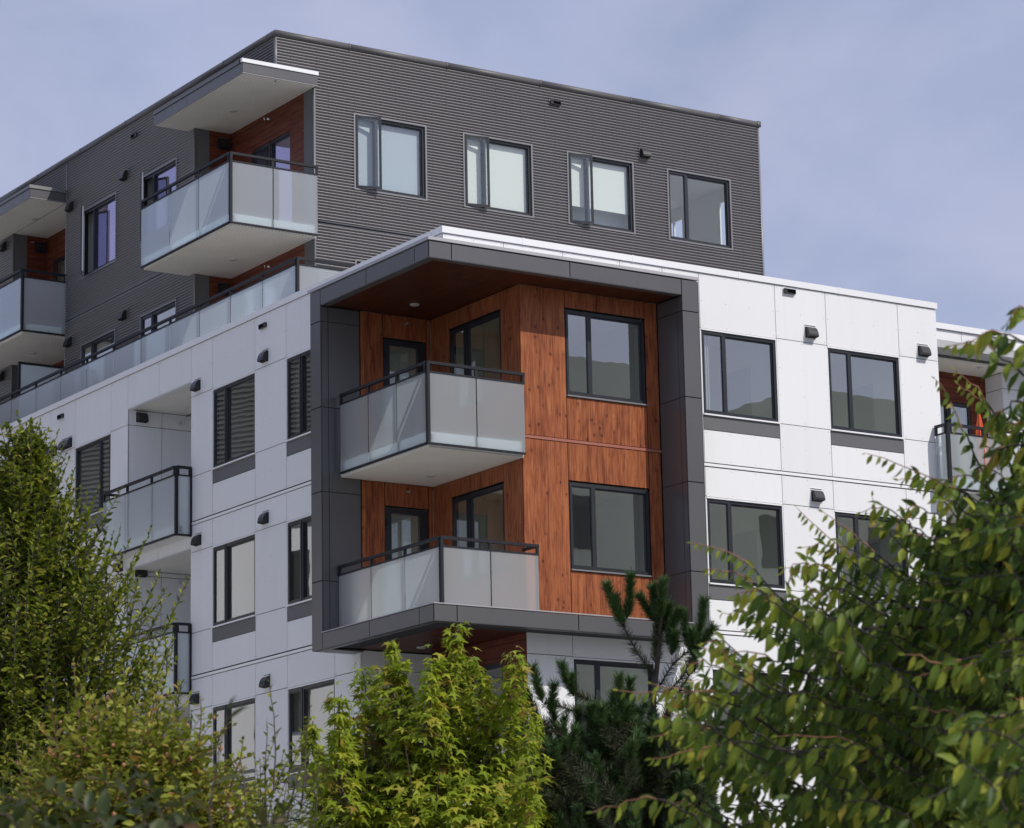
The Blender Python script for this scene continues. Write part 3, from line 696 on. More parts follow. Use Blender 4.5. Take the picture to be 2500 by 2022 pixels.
# penthouse notches: reddish boards, canopies, balconies
XN = 2.18
for ya, yb_, opn in ((YD + .02, 11.85, True), (18.165, 21.08, False)):
    nb = MB()
    FN = Fac('L', XN); FE = Fac('R', yb_)
    for zf, zt in ((18.2, 21.11), (15.2, 17.97)):
        zw = 20.48 if zf > 17 else 17.42
        if opn: y0, y1 = 9.28, 10.94
        else: y0, y1 = 19.2, 20.73
        FN.box(nb, ya, 8.71 if opn else ya + .02, -.1, .004, zf, zt, 'grey'); st = 8.71 if opn else ya + .02
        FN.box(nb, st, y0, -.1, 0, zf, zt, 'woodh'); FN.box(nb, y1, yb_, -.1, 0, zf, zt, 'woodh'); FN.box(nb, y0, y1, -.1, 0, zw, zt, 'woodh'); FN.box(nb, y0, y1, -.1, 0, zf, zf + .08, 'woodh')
        window(FN, y0, y1, zf + .08, zw, 'left', 0, 'violet' if opn and zf > 17 else 'glass', head=False, flash='grey', split=.48, deep=1.2)
        FE.box(nb, XD + .01, 1.67, -.1, .0, zf, zt, 'grey'); FE.box(nb, 1.67, XN - .002, -.1, .0, zf, zt, 'woodh')
        hood(FE, 2.0, zt - .16, plate='vent')
        if opn: sprinkler(FN, 10.2, zt - .14)
        else: sprinkler(FE, 1.78, zt - .16)
    FE.box(nb, XD + .01, XN, -.1, -.01, 21.11, 22, 'back')
    nb.build('board_wall', APT)
def pcanopy(x0, x1, y0, y1, jf, jl, capm, lights):
    c = MB(); z0, z1 = 21.125, 21.325
    F, G = Fac('R', y0), Fac('L', x0)
    js = [x0] + jf + [x1]
    for p, q in zip(js, js[1:]): F.panel(c, p, q, z0, z1, 'frame', .004, False, 0, False)
    js = [y0 + .021] + jl + [y1]
    for p, q in zip(js, js[1:]): G.panel(c, p, q, z0, z1, 'frame', .004, False, 0, False)
    c.box(x0 + .022, XD, y0 + .022, y1, z0, z1, 'back')
    if y0 < YD: c.box(XD, x1, y0 + .022, YD - .03, z0, z1, 'back')
    c.box(x0 + .012, XN if y0 < YD else XD, y0 + .012, y1, 21.108, 21.124, 'soffy')
    if y0 > YD: c.box(XD + .02, XN, y0 + .02, y1 - .02, 21.108, 21.124, 'soffy')
    c.box(x0 + .006, x1, y0 + .006, y1, 21.098, 21.106, 'back') if False else None
    for b in ((x0, x1, y0, y0 + .02), (x0, x0 + .02, y0 + .02, y1)): c.box(b[0], b[1], b[2], b[3], 21.10, 21.123, 'trim')
    c.box(x0 - .02, x1 + .01, y0 - .02, min(y1, YD - .03) if y0 < YD else y0 + .05, 21.327, 21.405, capm)
    c.box(x0 - .02, x0 + .05, y0 + .05, y1, 21.327, 21.40, 'frame'); c.box(x0 + .05, XD - .02, (YD - .03) if y0 < YD else y0 + .05, y1, 21.327, 21.38, 'frame')
    if y0 < YD: c.box(x0 + 1.05 - .006, x0 + 1.05 + .006, y0, y0, z0, z1, 'back') if False else None
    o = c.build('canopy', APT)
    for l in lights: downlight(l[0], l[1], 21.108, o)
pcanopy(.515, 2.215, 8.20, 12.12, [], [8.93, 10.6, 11.6], 'capwhite', [(1.5, 10.45)])
pcanopy(.437, 1.31, 18.16, 22.3, [], [18.55, 20.2], 'trim', [(1.25, 19.7)])
balcony(.23, 8.19, 2.19, 12.08, 19.43, 18.02, (17.965, 18.2), (1.18,), (9.50, 10.78), 'soffy', light=(1.52, 10.5))
balcony(.27, 18.16, 1.325, 22.2, 19.43, 18.04, (17.965, 18.2), (), (19.6, 20.9), 'soffy', light=(1.3, 19.8))
eb = MB(); eb.box(XD, XN, 18.17, 21.08, 17.995, 18.19, 'slab'); eb.box(XD, XN, 18.17, 21.08, 17.965, 17.995, 'soffy'); eb.build('balcony_floor', APT)
# terrace railing behind the parapet and privacy screen
tb = MB(); tb.box(.12, .20, 5.42, 24, 15.255, 15.30, 'trim'); to = tb.build('terrace_railing', APT); r = MB()
rail_run(to, r, 'y', .13, 5.38, 23.45, [5.38 + 1.292 * i for i in range(1, 14)], 16.605, 15.45, -1, .13)
rail_run(to, r, 'x', 5.35, .13, 5.2, [1.40, 2.67, 3.94], 16.605, 15.45, -1, .13)
corner_post(r, .125, 5.33, 15.4, 16.58); r.build('railing', to)
sc = MB(); sc.box(.20, 1.31, 18.1, 18.14, 17.24, 17.29, 'rail'); sc.box(.20, .25, 18.1, 18.14, 15.3, 17.24, 'rail'); sc.box(.25, 1.31, 18.1, 18.14, 15.35, 15.4, 'rail'); sco = sc.build('privacy_screen', APT)
g = MB(); g.box(.25, 1.31, 18.115, 18.123, 15.4, 17.24, 'frost'); g.build('glass_panel', sco)

# ------------------------------------------------------------------ folded parasol on the right balcony
pa = bpy.data.objects.new('folded_parasol', None); COL.objects.link(pa); pa.location = (12.45, .55, 12.3)
pa['label'] = 'folded orange red parasol standing behind the frosted balcony glass'; pa['category'] = 'parasol'
b = MB(); b.cyl((12.45, .55, 12.3), (12.45, .55, 14.0), .02, .02, 'rail', 8); b.cyl((12.45, .55, 12.3), (12.45, .55, 12.36), .2, .18, 'rail', 14); b.build('pole', pa)
b = MB(); k = 14
prof = [(12.75, .10), (13.2, .105), (13.6, .075), (13.9, .03), (14.02, .004)]
for (z0, r0), (z1, r1) in zip(prof, prof[1:]):
    for i in range(k):
        t0, t1 = 2 * PI * i / k, 2 * PI * (i + 1) / k
        e = lambda i_: 1 + .18 * (1 if i_ % 2 else -1)
        b.quad([(12.45 + r0 * e(i) * math.cos(t0), .55 + r0 * e(i) * math.sin(t0), z0), (12.45 + r0 * e(i + 1) * math.cos(t1), .55 + r0 * e(i + 1) * math.sin(t1), z0),
                (12.45 + r1 * e(i + 1) * math.cos(t1), .55 + r1 * e(i + 1) * math.sin(t1), z1), (12.45 + r1 * e(i) * math.cos(t0), .55 + r1 * e(i) * math.sin(t0), z1)], 'red')
b.build('canopy_cloth', pa)

# ------------------------------------------------------------------ ground and the buildings the windows mirror
g = MB(); g.quad([(-1500, -1500, 0), (1500, -1500, 0), (1500, 1500, 0), (-1500, 1500, 0)], 'ground'); go = g.build('ground'); go['kind'] = 'structure'

# ------------------------------------------------------------------ plants
UP = np.array([0, 0, 1.0])
def nrm(a): return a / np.maximum(np.linalg.norm(a, axis=-1, keepdims=True), 1e-9)
OVATE = (np.array([(0, 0, 0), (.16, -.27, .02), (.16, .27, .02), (.42, -.47, .05), (.42, .47, .05), (.74, -.30, .02), (.74, .30, .02), (.22, 0, -.03), (.46, 0, -.05), (.76, 0, -.06), (1, 0, -.16)]),
         [(0, 2, 7), (0, 7, 1), (7, 2, 4, 8), (7, 8, 3, 1), (8, 4, 6, 9), (8, 9, 5, 3), (9, 6, 10), (9, 10, 5)])
def _star():
    v = [(0, 0, 0)]; f = []; R = [(-2.15, .52), (-1.15, .86), (0, 1.0), (1.15, .86), (2.15, .52)]; nt_ = [(-2.9, .10), (-1.62, .27), (-.58, .34), (.58, .34), (1.62, .27), (2.9, .10)]
    o = .30
    for a, r in nt_: v.append((o + r * math.cos(a), r * math.sin(a), -.02))
    for a, r in R:
        r2 = r * .62
        for da, q in ((-.17, r2), (0, r), (.17, r2)): v.append((o + q * math.cos(a + da), q * math.sin(a + da), -.03 - .16 * (q ** 2)))
    v[0] = (o, 0, .03)
    for i in range(5):
        b = 7 + 3 * i; f += [(0, 1 + i, b, b + 1), (0, b + 1, b + 2, 2 + i)]
    return np.array(v), f
STAR = _star()

class Leaves:
    def __init__(s): s.p, s.d, s.n, s.l, s.w = [], [], [], [], []
    def add(s, p, d, n, l, w): s.p.append(p); s.d.append(d); s.n.append(n); s.l.append(l); s.w.append(w)
    def build(s, name, parent, mat, tpl=OVATE, curl=.25):
        P_, D_, N_ = np.array(s.p), nrm(np.array(s.d)), np.array(s.n); l, w = np.array(s.l), np.array(s.w)
        W_ = nrm(np.cross(N_, D_)); N2 = np.cross(D_, W_)
        T, F = tpl; k = len(T); n = len(P_)
        cu = RNG.uniform(-.3, 1.0, n) * curl
        H = T[None, :, 2] - cu[:, None] * T[None, :, 0] ** 2
        V = P_[:, None] + D_[:, None] * (T[None, :, 0] * l[:, None])[..., None] + W_[:, None] * (T[None, :, 1] * w[:, None])[..., None] + N2[:, None] * (H * l[:, None])[..., None]
        V = V.reshape(-1, 3) - np.array(parent.location)
        fl = np.concatenate([np.array(f) for f in F]); cnt = np.array([len(f) for f in F])
        loops = (fl[None] + (np.arange(n) * k)[:, None]).ravel(); tot = np.tile(cnt, n)
        return mesh_np(name, V, loops, tot, mat, parent)

def mesh_np(name, V, loops, tot, mat, parent, smooth=True):
    me = bpy.data.meshes.new(name)
    me.vertices.add(len(V)); me.vertices.foreach_set('co', np.asarray(V, np.float32).ravel())
    me.loops.add(len(loops)); me.loops.foreach_set('vertex_index', loops.astype(np.int32))
    me.polygons.add(len(tot)); st = np.concatenate([[0], np.cumsum(tot)[:-1]])
    me.polygons.foreach_set('loop_start', st.astype(np.int32)); me.polygons.foreach_set('loop_total', tot.astype(np.int32))
    me.polygons.foreach_set('use_smooth', np.ones(len(tot), bool))
    me.update(calc_edges=True); me.validate()
    me.materials.append(mat)
    o = bpy.data.objects.new(name, me); COL.objects.link(o); o.parent = parent; return o

class Tubes:
    def __init__(s): s.v, s.f = [], []
    def add(s, pts, r0, r1, n=5):
        pts = np.asarray(pts, float); m = len(pts); b = len(s.v)
        tg = nrm(np.gradient(pts, axis=0)); a = nrm(np.cross(tg, np.array([.31, .87, .39]))); c = np.cross(tg, a)
        rr = np.linspace(r0, r1, m)
        for i in range(m):
            for j in range(n):
                t = 2 * PI * j / n; s.v.append(pts[i] + (a[i] * math.cos(t) + c[i] * math.sin(t)) * rr[i])
        for i in range(m - 1):
            for j in range(n):
                k = (j + 1) % n; s.f.append((b + i * n + j, b + i * n + k, b + (i + 1) * n + k, b + (i + 1) * n + j))
    def build(s, name, parent, mat):
        V = np.array(s.v) - np.array(parent.location); fl = np.array(s.f)
        return mesh_np(name, V, fl.ravel(), np.full(len(fl), 4), mat, parent)

def plant(name, base, label, cat):
    o = bpy.data.objects.new(name, None); COL.objects.link(o); o.location = base; o['label'] = label; o['category'] = cat; return o

def curve(p0, d0, length, bend, n=10, droop=0.0):
    """arching twig: start, direction, length, bend vector added along the way"""
    d = nrm(np.array(d0, float)); p = np.array(p0, float); out_ = [p.copy()]; st = length / (n - 1)
    for i in range(n - 1):
        d = nrm(d + np.asarray(bend) * st + RNG.normal(0, .05, 3) - UP * droop * st * (i / n)); p = p + d * st; out_.append(p.copy())
    return np.array(out_)

def leafy(Lv, pts, step, size, wid, out=.9, up=.3, hang=0.0, start=.1, taper=.6, face=UP, jit=.25):
    """alternate leaves along a twig"""
    seg = np.linalg.norm(np.diff(pts, axis=0), axis=1); tl = seg.sum(); cum = np.concatenate([[0], np.cumsum(seg)])
    side = nrm(np.cross(pts[-1] - pts[0], UP + RNG.normal(0, .3, 3)))
    k = 0; t = start * tl
    while t < tl:
        i = min(len(seg) - 1, np.searchsorted(cum, t) - 1); i = max(i, 0); u = (t - cum[i]) / seg[i]
        p = pts[i] + (pts[i + 1] - pts[i]) * u; tg = nrm(pts[i + 1] - pts[i])
        sg = 1 if k % 2 else -1
        d = tg * (1 - out * .6) + side * sg * out + UP * up - UP * hang + RNG.normal(0, jit, 3)
        sz = size * (1 - (1 - taper) * (t / tl) ** 2) * RNG.uniform(.75, 1.15)
        nn = nrm(np.asarray(face) + RNG.normal(0, .45, 3) + tg * .2)
        Lv.add(p, d, nn, sz, sz * wid * RNG.uniform(.85, 1.1)); k += 1; t += step * RNG.uniform(.8, 1.2)
    Lv.add(pts[-1], tg + RNG.normal(0, .15, 3), nrm(np.asarray(face) + RNG.normal(0, .3, 3)), size * taper * .8, size * taper * .8 * wid)

bark = painted('bark_grey_brown', (.07, .055, .045), .9, 0, .3, 20)
twig_red = painted('reddish_young_twig', (.30, .13, .07), .6, 0, .2, 10)
twig_pink = painted('pinkish_twig', (.16, .075, .045), .6, 0, .2, 10)
twig_elm = painted('dark_elm_twig', (.030, .022, .018), .8, 0, .2, 10)
twig_dark = painted('dark_twig', (.085, .06, .045), .7, 0, .2, 10)
M_HORN = leafmat('hornbeam_leaf', [(0, (.055, .085, .010)), (.45, (.13, .17, .018)), (.8, (.25, .275, .032)), (1, (.40, .40, .075))], .34, .48, .15)
M_CRAB = leafmat('crab_apple_leaf', [(0, (.11, .145, .018)), (.5, (.24, .27, .036)), (.88, (.38, .38, .07)), (.96, (.38, .27, .075)), (1, (.38, .18, .065))], .34, .48, .15)
M_FRONT = leafmat('front_shrub_leaf', [(0, (.030, .048, .012)), (.6, (.055, .075, .018)), (.9, (.085, .09, .025)), (1, (.13, .06, .035))], .35, .45, .35)
M_STAR = leafmat('sweetgum_leaf', [(0, (.14, .20, .022)), (.4, (.26, .34, .034)), (.80, (.42, .47, .050)), (.92, (.42, .36, .06)), (1, (.28, .16, .05))], .48, .48, .15)
M_ZEL = leafmat('elm_leaf', [(0, (.040, .075, .014)), (.55, (.10, .155, .024)), (.9, (.21, .26, .034)), (.98, (.36, .38, .05)), (1, (.42, .32, .05))], .36, .45, .2)
M_TIP = leafmat('elm_young_leaf', [(0, (.14, .21, .036)), (.6, (.27, .33, .05)), (.92, (.40, .39, .06)), (1, (.44, .29, .07))], .5, .45, .2)
M_PINE = leafmat('pine_needles', [(0, (.030, .068, .022)), (.5, (.058, .115, .036)), (1, (.11, .18, .055))], .12, .5, .3)
M_OLDP = leafmat('old_pine_needles', [(0, (.024, .036, .015)), (.6, (.045, .062, .026)), (1, (.09, .08, .04))], .12, .5, .3)
M_FRUIT = painted('blush_fruit', (.42, .19, .10), .4, 0, .15, 40)

def px(u, v, d): return at(u, v, d)
IMX = RM.T @ np.array([1.0, 0, 0]); IMY = RM.T @ np.array([0, 1.0, 0]); IMZ = RM.T @ np.array([0, 0, 1.0])
IMX = nrm(np.array([IMX[0], IMX[1], 0])); FW_ = nrm(np.array([IMZ[0], IMZ[1], 0]))      # ground directions: across and along the view

# --- hornbeam: conical, dense, upright shoots
D = 19.0; apex = px(68, 1135, D); base = np.array([apex[0], apex[1], 0]) - IMX * .25
hb = plant('hornbeam_tree', base, 'dense dark green hornbeam with a pointed crown in front of the white wall', 'tree')
tr = Tubes(); ax = np.array([base + (apex - base) * t + RNG.normal(0, .02, 3) for t in np.linspace(0, .97, 14)]); tr.add(ax, .055, .006, 8); tr.build('trunk', hb, bark)
br = Tubes(); Lv = Leaves(); H = apex[2]
def hb_r(z): return .03 + min(.84 * (H - z) ** 1.1, 0.76 + .12 * (H - z))
for i in range(3600):
    z = H - (H - .7) * RNG.uniform(0.0, 1) ** 1.05
    a = RNG.uniform(0, 2 * PI); R = hb_r(z); q = RNG.uniform(.05, 1.0) ** (.5 if i % 4 else 1.0)
    out_ = IMX * math.cos(a) + FW_ * math.sin(a)
    # lobes in the outline
    R *= .86 + .22 * math.sin(a * 3 + z * 4.1) * math.sin(z * 5.3 + 1.0)
    p = base + (apex - base) * (z / H) + out_ * R * q; p[2] = z
    ln = RNG.uniform(.22, .5) * (1.25 if q > .9 else 1)
    pts = curve(p - out_ * ln * .35 - UP * ln * .3, UP * RNG.uniform(.7, 1.2) + out_ * RNG.uniform(.35, .9) + RNG.normal(0, .25, 3), ln, UP * .8, 7)
    br.add(pts, .004, .0015, 4); leafy(Lv, pts, .024, .074, .52, .95, .25, 0, .05, .6)
for (u, v, ln) in ((68, 1120, .28), (40, 1175, .22), (155, 1250, .26), (258, 1375, .26), (312, 1450, .2), (415, 1625, .24), (440, 1720, .2), (368, 1540, .24), (100, 1190, .25), (20, 1200, .2), (200, 1330, .22), (470, 1790, .18)):
    pts = curve(px(u - 8, v + 20, D + RNG.normal(0, .2)), UP + IMX * RNG.uniform(0, .35), ln, UP * .3, 8); br.add(pts, .005, .0015, 4); leafy(Lv, pts, .022, .058, .46, .7, .7, 0, .05, .5)
for i in range(150):
    z = H - (H - 1.2) * RNG.uniform(.03, 1) ** 1.0; a = RNG.uniform(0, 2 * PI); out_ = IMX * math.cos(a) + FW_ * math.sin(a)
    p_ = base + (apex - base) * (z / H) + out_ * hb_r(z) * RNG.uniform(.8, .98); p_[2] = z
    pts = curve(p_, UP + out_ * RNG.uniform(.2, .7), RNG.uniform(.30, .50), UP * .6, 9); br.add(pts, .004, .0014, 4); leafy(Lv, pts, .024, .060, .48, .75, .6, 0, .02, .5)
for i in range(60):
    t = RNG.uniform(.12, .9); z = H * t; a = RNG.uniform(0, 2 * PI); out_ = IMX * math.cos(a) + FW_ * math.sin(a)
    br.add(curve(base + (apex - base) * t, out_ + UP * .9, hb_r(z) * 1.0, UP * .4, 8), .018 * (1 - t) + .006, .003, 5)
br.build('branches', hb, bark); Lv.build('crown', hb, M_HORN)

# --- crab apple shrub with blush fruit, in front of the hornbeam
def shrub(name, label, D, cx, cy, rx, ry, n, size, mat, tips, wid=.55, fruit=0, rd=.6, twig=None, lenr=(.25, .55), up=.55, step=.03):
    c = px(cx, cy, D); s = D / FPX; RX, RY = rx * s, ry * s
    base = np.array([c[0], c[1], 0.0]); o = plant(name, base, label, 'shrub')
    br = Tubes(); st = Tubes(); Lv = Leaves(); fr = []
    for i in range(7):
        a = RNG.uniform(0, 2 * PI); q = base + (IMX * math.cos(a) + FW_ * math.sin(a)) * .12
        e = c + IMX * RX * .55 * math.cos(a) + FW_ * rd * .55 * math.sin(a); st.add(curve(q, (e - q), np.linalg.norm(e - q), np.zeros(3), 9), .018, .006, 6)
    st.build('stems', o, bark)
    for i in range(n):
        v = nrm(RNG.normal(0, 1, 3)); v[2] = abs(v[2]) if RNG.random() < .75 else v[2]; q = RNG.uniform(.25, 1) ** .45
        p = c + IMX * v[0] * RX * q + FW_ * v[1] * rd * q + UP * v[2] * RY * q
        if p[2] < .15: continue
        ln = RNG.uniform(*lenr); out_ = IMX * v[0] + FW_ * v[1]
        pts = curve(p - out_ * ln * .4 - UP * ln * .35, out_ * .8 + UP * up + RNG.normal(0, .35, 3), ln, UP * .2, 8)
        br.add(pts, .0024, .0012, 4); leafy(Lv, pts, step, size, wid, .9, .15, 0, .08, .6)
        if fruit and RNG.random() < fruit:
            k = RNG.integers(2, len(pts)); fr.append(pts[k] + RNG.normal(0, .015, 3) - UP * .012)
    for (u, v, ln, dx) in tips:
        pts = curve(px(u, v, D + RNG.normal(0, .15)) - UP * ln, UP + IMX * dx, ln, -IMX * dx * .5, 10); br.add(pts, .005, .0016, 4); leafy(Lv, pts, step * 1.15, size * .95, wid, .85, .35, 0, .12, .5)
    br.build('branches', o, twig or twig_dark); Lv.build('crown', o, mat)
    if fr:
        b = MB()
        for p in fr:
            r = RNG.uniform(.008, .012)
            for z0, r0, z1, r1 in ((-1, .25, -.35, .95), (-.35, .95, .4, .9), (.4, .9, 1, .3)): b.cyl(p + UP * r * z0, p + UP * r * z1, r * r0, r * r1, M_FRUIT, 7)
        f = b.build('fruit', o, True); f['kind'] = 'stuff'
    return o
shrub('crab_apple_shrub', 'rounded shrub with pinkish twigs and small blush fruits below the hornbeam', 13.5, 310, 2095, 235, 310, 900, .068, M_CRAB,
      [(212, 1610, .42, -.1), (345, 1650, .4, .05), (385, 1660, .36, .1), (480, 1700, .36, .15), (150, 1720, .3, -.2), (270, 1690, .35, 0), (440, 1760, .25, .2), (550, 1800, .3, .35), (80, 1800, .3, -.3)], .60, .30, .55, twig_pink, step=.026)
shrub('upright_shrub', 'slender dark leaved shrub with one tall upright shoot before the lower white wall', 14.5, 655, 2175, 150, 330, 190, .052, M_HORN,
      [(668, 1648, .55, .03), (735, 1712, .5, .12), (600, 1830, .35, -.15), (650, 1760, .5, -.03), (700, 1800, .4, .1), (560, 1900, .3, -.2), (760, 1860, .35, .2)], .58, 0, .4, twig_dark, (.2, .4), .7, .034)

# --- sweetgum: star leaves, yellow green
D = 20.5; c = px(1035, 1900, D); base = np.array([c[0], c[1], 0]); sg_ = plant('sweetgum_tree', base, 'young yellow green tree with star shaped leaves under the corner bay', 'tree')
tr = Tubes(); top = px(1100, 1600, D); ax = np.array([base + (top - base) * t + RNG.normal(0, .02, 3) for t in np.linspace(0, 1, 12)]); tr.add(ax, .06, .008, 8); tr.build('trunk', sg_, bark)
br = Tubes(); Lv = Leaves(); s = D / FPX
spires = [(1108, 1530, 1.0), (965, 1572, 1.0), (1245, 1600, .9), (1180, 1625, .8), (1058, 1605, .8), (812, 1695, .7), (880, 1640, .9), (1275, 1690, .7), (770, 1760, .6), (930, 1640, .8), (1140, 1600, .9), (1010, 1680, .8), (1210, 1700, .8), (850, 1750, .7), (1300, 1800, .5)]
def starleaf(p, out_, sz):
    d = nrm(out_ * 1.0 - UP * RNG.uniform(.2, .9) + RNG.normal(0, .35, 3)); n = nrm(UP + out_ * .7 + RNG.normal(0, .35, 3)); Lv.add(p, d, n, sz, sz)
for (u, v, k) in spires + [(835, 1790, .5), (905, 1720, .5), (1330, 1760, .5), (1085, 1680, .5), (990, 1620, .5), (790, 1830, .5)]:
    dd = D + RNG.normal(0, .45); pts = np.array([px(u + RNG.normal(0, 5) + (1035 - u) * .18 * t + 14 * math.sin(5 * t + u), v + t * 300, dd + .15 * math.sin(4 * t + v)) for t in np.linspace(0, 1, 12)])
    br.add(pts[::-1], .014, .003, 5)
    for t in np.linspace(0, 1, 64):
        i = min(10, int(t * 11)); p0 = pts[i] + (pts[i + 1] - pts[i]) * (t * 11 - i)
        for q in range(4):
            a = RNG.uniform(0, 2 * PI); out_ = IMX * math.cos(a) + FW_ * math.sin(a); r = (.035 + .105 * min(1, 1.6 * t) + .03 * math.sin(9 * t + u)) * RNG.uniform(.25, 1.0)
            p = p0 + out_ * r + UP * RNG.normal(0, .03); starleaf(p, out_, RNG.uniform(.055, .085) * (.8 + .3 * t))
            if r > .1: br.add(np.array([p0 - UP * .06, (p0 + p) / 2 - UP * .01, p]), .003, .0015, 4)
for i in range(3400):
    v = nrm(RNG.normal(0, 1, 3)); q = RNG.uniform(.2, 1) ** .4
    p = c + IMX * v[0] * 275 * s * q + FW_ * v[1] * .75 * q + UP * v[2] * 165 * s * q - UP * .26
    if p[2] > .4: starleaf(p, IMX * v[0] + FW_ * v[1], RNG.uniform(.055, .088))
for i in range(70):
    v = nrm(RNG.normal(0, 1, 3)); e = c + IMX * v[0] * 250 * s + FW_ * v[1] * .7 + UP * abs(v[2]) * 190 * s; b0 = base + (c - base) * RNG.uniform(.45, 1.0); br.add(curve(b0, e - b0, np.linalg.norm(e - b0), np.zeros(3), 8), .012, .003, 5)
br.build('branches', sg_, twig_dark); Lv.build('crown', sg_, M_STAR, STAR, .18)

# --- pine
D = 22.0; base = px(1575, 2100, D); base[2] = 0; pn = plant('pine_tree', base, 'dark green pine with upright candle shoots before the lower right windows', 'tree')
s = D / FPX
tk = [(1578, 2600), (1576, 2200), (1582, 2000), (1592, 1830), (1596, 1700), (1606, 1610), (1612, 1540), (1618, 1430)]
tr = Tubes(); tp = np.array([px(u, v, D) for u, v in tk]); tp = np.vstack([base, tp[tp[:, 2] > .3]]); tr.add(tp, .042, .010, 8); tr.build('trunk', pn, bark)
br = Tubes(); ND, NO = [], []
def needles(store, pts, dens, ln, r0=.0, ang=.75, w=.0021):
    seg = np.linalg.norm(np.diff(pts, axis=0), axis=1).sum(); n = int(dens * seg)
    t = RNG.uniform(0, 1, n) * (len(pts) - 1.001); i = t.astype(int); p = pts[i] + (pts[i + 1] - pts[i]) * (t - i)[:, None]; tg = nrm(pts[i + 1] - pts[i])
    rd = nrm(np.cross(tg, RNG.normal(0, 1, (n, 3)))); d = nrm(tg * math.cos(ang) + rd * math.sin(ang) + RNG.normal(0, .15, (n, 3)))
    e = p + d * (ln * RNG.uniform(.7, 1.1, n))[:, None]; sd = nrm(np.cross(d, RNG.normal(0, 1, (n, 3)))) * w
    store.append(np.stack([p - sd, p + sd, e + sd * .35, e - sd * .35], 1))
def candle(u, v, u0, v0, dep, dens=1900, ln=.074, store=None):
    a = px(u0, v0, dep); b = px(u, v, dep - .05); m_ = (a + b) / 2 + RNG.normal(0, .01, 3); pts = np.array([a, (a + m_) / 2, m_, (m_ + b) / 2, b]); br.add(pts, .007, .004, 5); needles(ND if store is None else store, pts, dens * 1.3, ln, ang=.68)
def limb(pl, dep, r=.02, old=520, spread=None):
    pts = np.array([px(u, v, dep + (0 if spread is None else spread * i)) for i, (u, v) in enumerate(pl)]); 
    k = np.linspace(0, len(pts) - 1, 4 * len(pts)); pts = np.stack([np.interp(k, range(len(pts)), pts[:, j]) for j in range(3)], 1); br.add(pts, r * .55, .004, 6); needles(NO, pts, old * 1.6, .07, ang=1.0)
# top whorl traced as limbs and candles (pixel pairs on the tree's own depth)
limb([(1600, 1650), (1560, 1600), (1520, 1528)], D, .016); limb([(1604, 1620), (1606, 1560), (1612, 1520)], D, .016); limb([(1600, 1720), (1660, 1660), (1692, 1605)], D - .1, .016, 700)
limb([(1595, 1700), (1640, 1625), (1690, 1580)], D + .2, .012)
for c_ in ((1482, 1430, 1520, 1522), (1540, 1406, 1530, 1510), (1562, 1455, 1600, 1520), (1594, 1436, 1608, 1520), (1619, 1420, 1614, 1510), (1632, 1475, 1615, 1545), (1658, 1490, 1630, 1570), (1668, 1500, 1690, 1590), (1718, 1466, 1700, 1570), (1740, 1532, 1695, 1590), (1608, 1505, 1602, 1620), (1650, 1545, 1640, 1600), (1690, 1540, 1695, 1640), (1502, 1460, 1524, 1530)): candle(*c_, D + RNG.normal(0, .08), 2600)
limb([(1590, 1830), (1520, 1740), (1440, 1710), (1395, 1690)], D - .2, .018); limb([(1590, 1900), (1500, 1780), (1400, 1735), (1330, 1715)], D - .5, .016); limb([(1585, 1950), (1460, 1850), (1360, 1790), (1300, 1740)], D - .6, .018)
limb([(1592, 1800), (1650, 1700), (1700, 1620)], D - .3, .016, 700); limb([(1590, 1850), (1670, 1780), (1730, 1700)], D + .2, .016, 800); limb([(1588, 1930), (1700, 1850), (1760, 1760)], D, .016, 800); limb([(1590, 2000), (1420, 1960), (1300, 1900), (1240, 1850)], D - .4, .018)
for c_ in ((1372, 1622, 1395, 1690), (1302, 1630, 1325, 1715), (1352, 1672, 1345, 1740), (1285, 1690, 1310, 1745), (1350, 1725, 1365, 1800), (1395, 1650, 1400, 1700), (1510, 1655, 1520, 1740), (1540, 1660, 1530, 1735), (1500, 1690, 1490, 1760), (1410, 1735, 1420, 1810), (1448, 1725, 1450, 1800), (1490, 1730, 1490, 1810), (1300, 1735, 1320, 1800), (1260, 1835, 1285, 1900), (1300, 1830, 1310, 1900), (1320, 1810, 1340, 1870), (1715, 1690, 1720, 1760), (1680, 1680, 1680, 1740), (1738, 1760, 1745, 1830), (1240, 1900, 1265, 1970)): candle(*c_, D - .4 + RNG.normal(0, .15), 2100)
for i in range(760):
    u = 1240 + 500 * RNG.random(); lo = 1735 + abs(u - 1530) * .28; v = lo + (2080 - lo) * RNG.random() ** .8; dep = D + RNG.normal(0, .5)
    limb([(u + (1580 - u) * .35, v + 70), (u, v)], dep, .006, 900)
    if RNG.random() < .8: candle(u + RNG.normal(0, 14), v - RNG.uniform(25, 60), u, v, dep, 1900)
br.build('branches', pn, bark)
def needle_mesh(name, st, mat):
    Q = np.concatenate(st); V = Q.reshape(-1, 3) - np.array(pn.location); n = len(Q); return mesh_np(name, V, np.arange(4 * n), np.full(n, 4), mat, pn)
needle_mesh('crown', ND, M_PINE); needle_mesh('old_needles', NO, M_OLDP)

